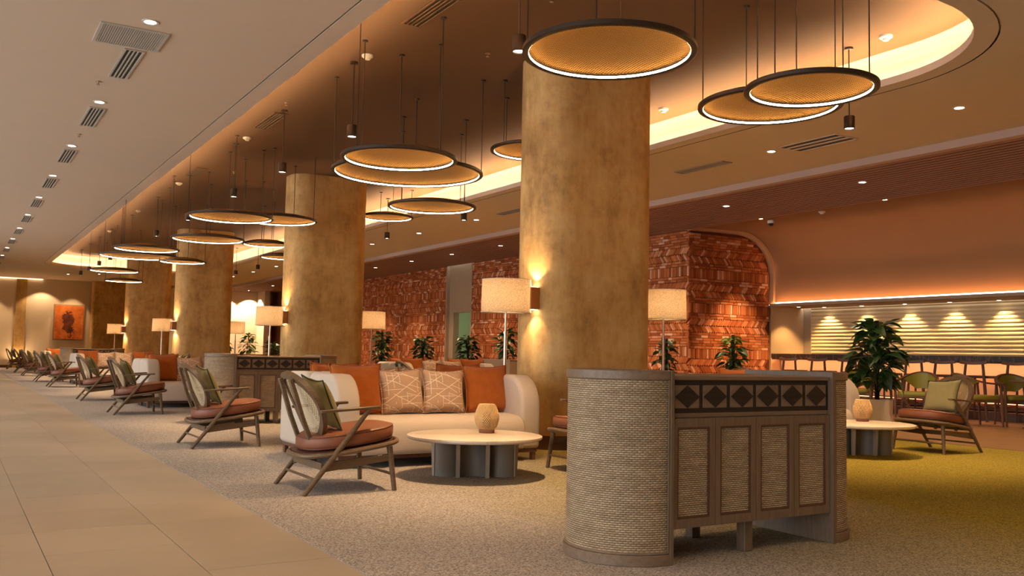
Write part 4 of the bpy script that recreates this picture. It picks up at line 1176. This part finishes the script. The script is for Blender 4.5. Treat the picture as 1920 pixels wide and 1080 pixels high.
def green_chair(label):
    s = empty('armchair'); tag(s, label, 'chair')
    for sg in (-1, 1):
        MB().tube([(.25, sg*.265, 0), (.235, sg*.27, .35), (.22, sg*.275, .655)], [.013, .022, .016], 8).build('front_leg', 'bar_wood', s, smooth=True)
        MB().tube([(-.26, sg*.21, 0), (-.22, sg*.21, .42), (-.235, sg*.19, .74)], [.012, .022, .015], 8).build('rear_leg', 'bar_wood', s, smooth=True)
        MB().tube([(.23, sg*.255, .39), (-.21, sg*.21, .39)], 1, flat=(.02, .05, (0, 0, 1))).build('side_rail', 'bar_wood', s)
    MB().tube([(.23, -.25, .39), (.23, .25, .39)], 1, flat=(.02, .05, (0, 0, 1))).build('front_rail', 'bar_wood', s)
    MB().tube([(-.21, -.2, .39), (-.21, .2, .39)], 1, flat=(.02, .05, (0, 0, 1))).build('rear_rail', 'bar_wood', s)
    MB().prism(rrect(-.22, .27, -.25, .25, .09), .405, .475).build('seat', 'green_leather', s, bevel=.02, smooth=True)
    def rail(t):
        q = PI*(t-.5)      # t 0..1 round the back
        x = .24-.53*math.cos(q)**.55 if abs(q) < PI/2-.001 else .24
        return (x, .285*math.sin(q)/1.0, .655+.145*math.cos(q)**1.6 if abs(q) < PI/2-.001 else .655)
    R_ = [rail(k/24) for k in range(25)]
    MB().tube(R_, 1, flat=(.045, .026, (0, 0, 1))).build('top_rail', 'bar_wood', s, smooth=True)
    b = MB(); sub = R_[4:21]; n = len(sub)
    for dx in (0, .035):
        for k, (x, y, z) in enumerate(sub):
            e = min(k, n-1-k)/((n-1)/2)
            f = 1-dx/.35
            zb = z-.03-.24*min(1, e*1.5)
            b.v += [(x*f if dx else x, y*f if dx else y, z-.012), ((x+.02)*f if dx else x+.02, y*f*.97 if dx else y*.97, zb)]
    m = 2*n
    for k in range(n-1):
        b.face((2*k, 2*k+2, 2*k+3, 2*k+1)); b.face((m+2*k, m+2*k+1, m+2*k+3, m+2*k+2))
        b.face((2*k, m+2*k, m+2*k+2, 2*k+2)); b.face((2*k+1, 2*k+3, m+2*k+3, m+2*k+1))
    b.face((0, 1, m+1, m)); b.face((2*n-2, m+2*n-2, m+2*n-1, 2*n-1))
    b.build('back_pad', 'green_leather', s, smooth=True)
    return s
ga = green_chair('green leather armchair half hidden by the big plant, facing left'); ga.location = (14.35, 9.9, 0); ga.scale = (1.12, 1.12, 1.04); ga.rotation_euler = (0, 0, PI+.35)
dup(ga, (14.2, 8.78, 0), -.45, 'green leather armchair behind the lounge chair with the pale green cushion')
dup(ga, (14.9, 8.48, 0), -2.2, 'green leather armchair facing the camera at the round table')
dup(ga, (11.95, 11.75, 0), -2.6, 'green armchair whose back peeks over the nearest cabinet, before the lit brick wall')
dup(ga, (14.5, 11.3, 0), PI+.5, 'green armchair mostly hidden behind the big plant')
tb = empty('dining_table', (14.62, 7.95, 0)); tag(tb, 'round pedestal dining table cut by the picture edge', 'table')
MB().lathe([(0, .715), (.44, .715), (.45, .725), (.45, .738), (.44, .745), (0, .745)], 48).build('tabletop', 'bar_wood', tb, smooth=True)
MB().lathe([(0, .035), (.08, .035), (.25, .022), (.27, .012), (.27, 0)], 40).build('base', 'base_metal', tb, smooth=True)
MB().lathe([(.035, .03), (.035, .715)], 16).build('column', 'base_metal', tb, smooth=True)

# ------------------------------------------------------------------ plants
def leaf_mesh(L, Wd, mat, droop=.35):
    b = MB(); n = 6
    for i in range(n+1):
        t = i/n; w = Wd/2*math.sin(PI*min(1, t**.75*1.0))**.8 if 0 < t < 1 else .0005
        x = L*t; z = -droop*L*t*t+.0
        b.v += [(x, -w, z+.18*w), (x, 0, z-.10*w), (x, w, z+.18*w)]
    for i in range(n):
        a = i*3; b.face((a, a+3, a+4, a+1)); b.face((a+1, a+4, a+5, a+2))
    return b.mesh('leaf', mat, smooth='all')
LEAF = {'dark': [leaf_mesh(.27, .155, 'leaf_dark'), leaf_mesh(.23, .14, 'leaf_dark', .6), leaf_mesh(.20, .125, 'leaf_dark', .3)],
        'green': [leaf_mesh(.22, .12, 'leaf_green'), leaf_mesh(.19, .11, 'leaf_green', .5)]}
def plant(x, y, z0, z1, rad, n, label, pot=None, kind='dark', joined=False, group=None, pole=True, seed=0, name='potted_plant', lo_only=None):
    rr = random.Random(seed+int(x*100+y*10))
    p = empty(name, (x, y, 0)); tag(p, label, 'plant', group)
    if pot:
        pr, pb, ph, pm = pot
        MB().lathe([(0, .0), (pb, 0), (pb+.01, .01), (pr, ph), (pr-.018, ph), (pr-.022, ph-.05)], 36).build('pot', pm, p, smooth=True)
        MB().lathe([(0, ph-.05), (pr-.02, ph-.05)], 24).build('soil', 'soil', p)
    zb = pot[2]-.05 if pot else z0-.15
    if pole: MB().tube([(0, 0, zb), (0, 0, z1+.03)], .032, 10).build('moss_pole', 'moss_pole', p, smooth=True)
    st = MB(); jm = MB()
    for i in range(n):
        t = (i+.5)/n; z = z0+(z1-z0)*t*.97
        q = i*2.39996+rr.uniform(-.4, .4)
        r0 = rad*rr.uniform(.10, .62)*(1-.10*t)*(.70+.45*math.sin(PI*min(1, t*1.15+.1)))
        up = rr.uniform(-.75, .35)+.45*t
        base = Vector((r0*math.cos(q), r0*math.sin(q), z+r0*.25))
        st.tube([(.02*math.cos(q), .02*math.sin(q), z-.10), (r0*.5*math.cos(q), r0*.5*math.sin(q), z-.01), tuple(base)], [.006, .005, .003], 4, cap=False)
        sc = max(.8, rad/.46)*rr.uniform(.78, 1.08)
        kd = 'green' if (kind == 'green' or (kind == 'mixed' and t > .72)) else 'dark'  # top leaves take the paler green, painted as if lit from above
        me = LEAF[kd][i % len(LEAF[kd])]
        M = Matrix.Translation(base) @ Matrix.Rotation(q+rr.uniform(-.5, .5), 4, 'Z') @ Matrix.Rotation(-up, 4, 'Y') @ Matrix.Rotation(rr.uniform(-.5, .5), 4, 'X') @ Matrix.Scale(sc, 4)
        if joined:
            b0 = len(jm.v); jm.v += [tuple(M @ v.co) for v in me.vertices]
            jm.k = 1 if kd == 'green' else 0
            for f in me.polygons: jm.face([b0+k for k in f.vertices])
        else:
            o = ob('leaf', me, p); o.matrix_local = M
    st.build('stems', 'leaf_stem', p)['kind'] = 'stuff'
    if joined: jm.build('foliage', ['leaf_dark', 'leaf_green'], p, smooth='all')['kind'] = 'stuff'
    return p
plant(10.64, 7.95, .66, 1.52, .46, 150, 'tall dark-leaved plant on a black pole in a cream pot beside the sofa end', (.205, .165, .50, 'pot_cream'))
DP = (.22, .15, .70, 'pot_dark')
plant(12.8, 12.75, .72, 1.42, .30, 95, 'leafy plant with lit yellow-green crown before the brick end wall', (.25, .30, .62, 'pot_dark'), kind='mixed')
plant(12.75, 14.6, .75, 1.35, .30, 50, 'dark plant barely showing beside the floor lamp right of the nearest column', DP, joined=True)
for y, z1, lab in ((29.5, 1.66, 'dark bushy plant at the brick wall beside the second column'), (26.3, 1.46, 'dark plant in the middle of the brick wall'),
               (23.3, 1.48, 'dark spreading plant right of the corridor opening')):
    plant(12.85, y, .72, z1, .52 if y > 28 else .46, 90, lab, DP, joined=True)
pb_ = empty('planter_box', (12.5, 20.5, 0)); tag(pb_, 'low beige planter box left of the nearest column', 'planter')
MB().box(-.35, .35, -.65, .65, 0, .84).build('box', 'panel_beige', pb_, bevel=.01); MB().box(-.37, .37, -.67, .67, .84, .86).build('rim', 'panel_beige', pb_)
plant(12.5, 20.6, .90, 1.60, .40, 80, 'upright dark plant in the beige planter box left of the nearest column', joined=True, pole=False)
pb2 = empty('planter_box', (10.65, 38.0, 0)); tag(pb2, 'long terracotta planter box far away before the cream wall', 'planter')
MB().box(-1.5, 1.3, -.35, .35, 0, .74).build('box', 'terracotta', pb2, bevel=.01); MB().box(-1.55, 1.35, -.4, .4, .74, .78).build('rim', 'frame_wood', pb2)
for x, z1, r, k, lab in ((9.6, 1.25, .42, 'dark', 'dark leafy plant at the left of the far planter'), (10.6, 1.60, .55, 'green', 'bright green arching plant in the middle of the far planter'), (11.6, 1.25, .42, 'dark', 'dark green plant at the right of the far planter')):
    plant(x, 38.0, .82, z1, r, 60, lab, kind=k, joined=True, pole=False)
plant(12.0, 37.2, .5, 1.45, .5, 70, 'dark potted plant right of the far planter', DP, joined=True)
# ------------------------------------------------------------------ wall art
at_ = empty('wall_art', (4.51, YE-.10, 2.0)); tag(at_, 'orange abstract canvas with a dark brushed shape on the far wall', 'painting')
MB().box(-.57, .57, -.04, .0, -.73, .73).build('canvas', 'art_canvas', at_, bevel=.004)
MB().box(-.62, .62, .0, .09, -.78, .78).build('stretcher_frame', 'panel_beige', at_)
light('SPOT', (4.6, YE-.85, 3.8), 60, SOFT, None, .03, math.radians(60), .5, rot=(math.radians(20), 0, 0), name='art_spot')

for x, pw_ in ((11.15, 260), (12.35, 260), (.9, 110), (3.4, 60), (-2, 110)):
    light('SPOT', (x, YE-.55, 3.70), pw_, SOFT, None, .03, math.radians(105), .3, name='wall_wash')
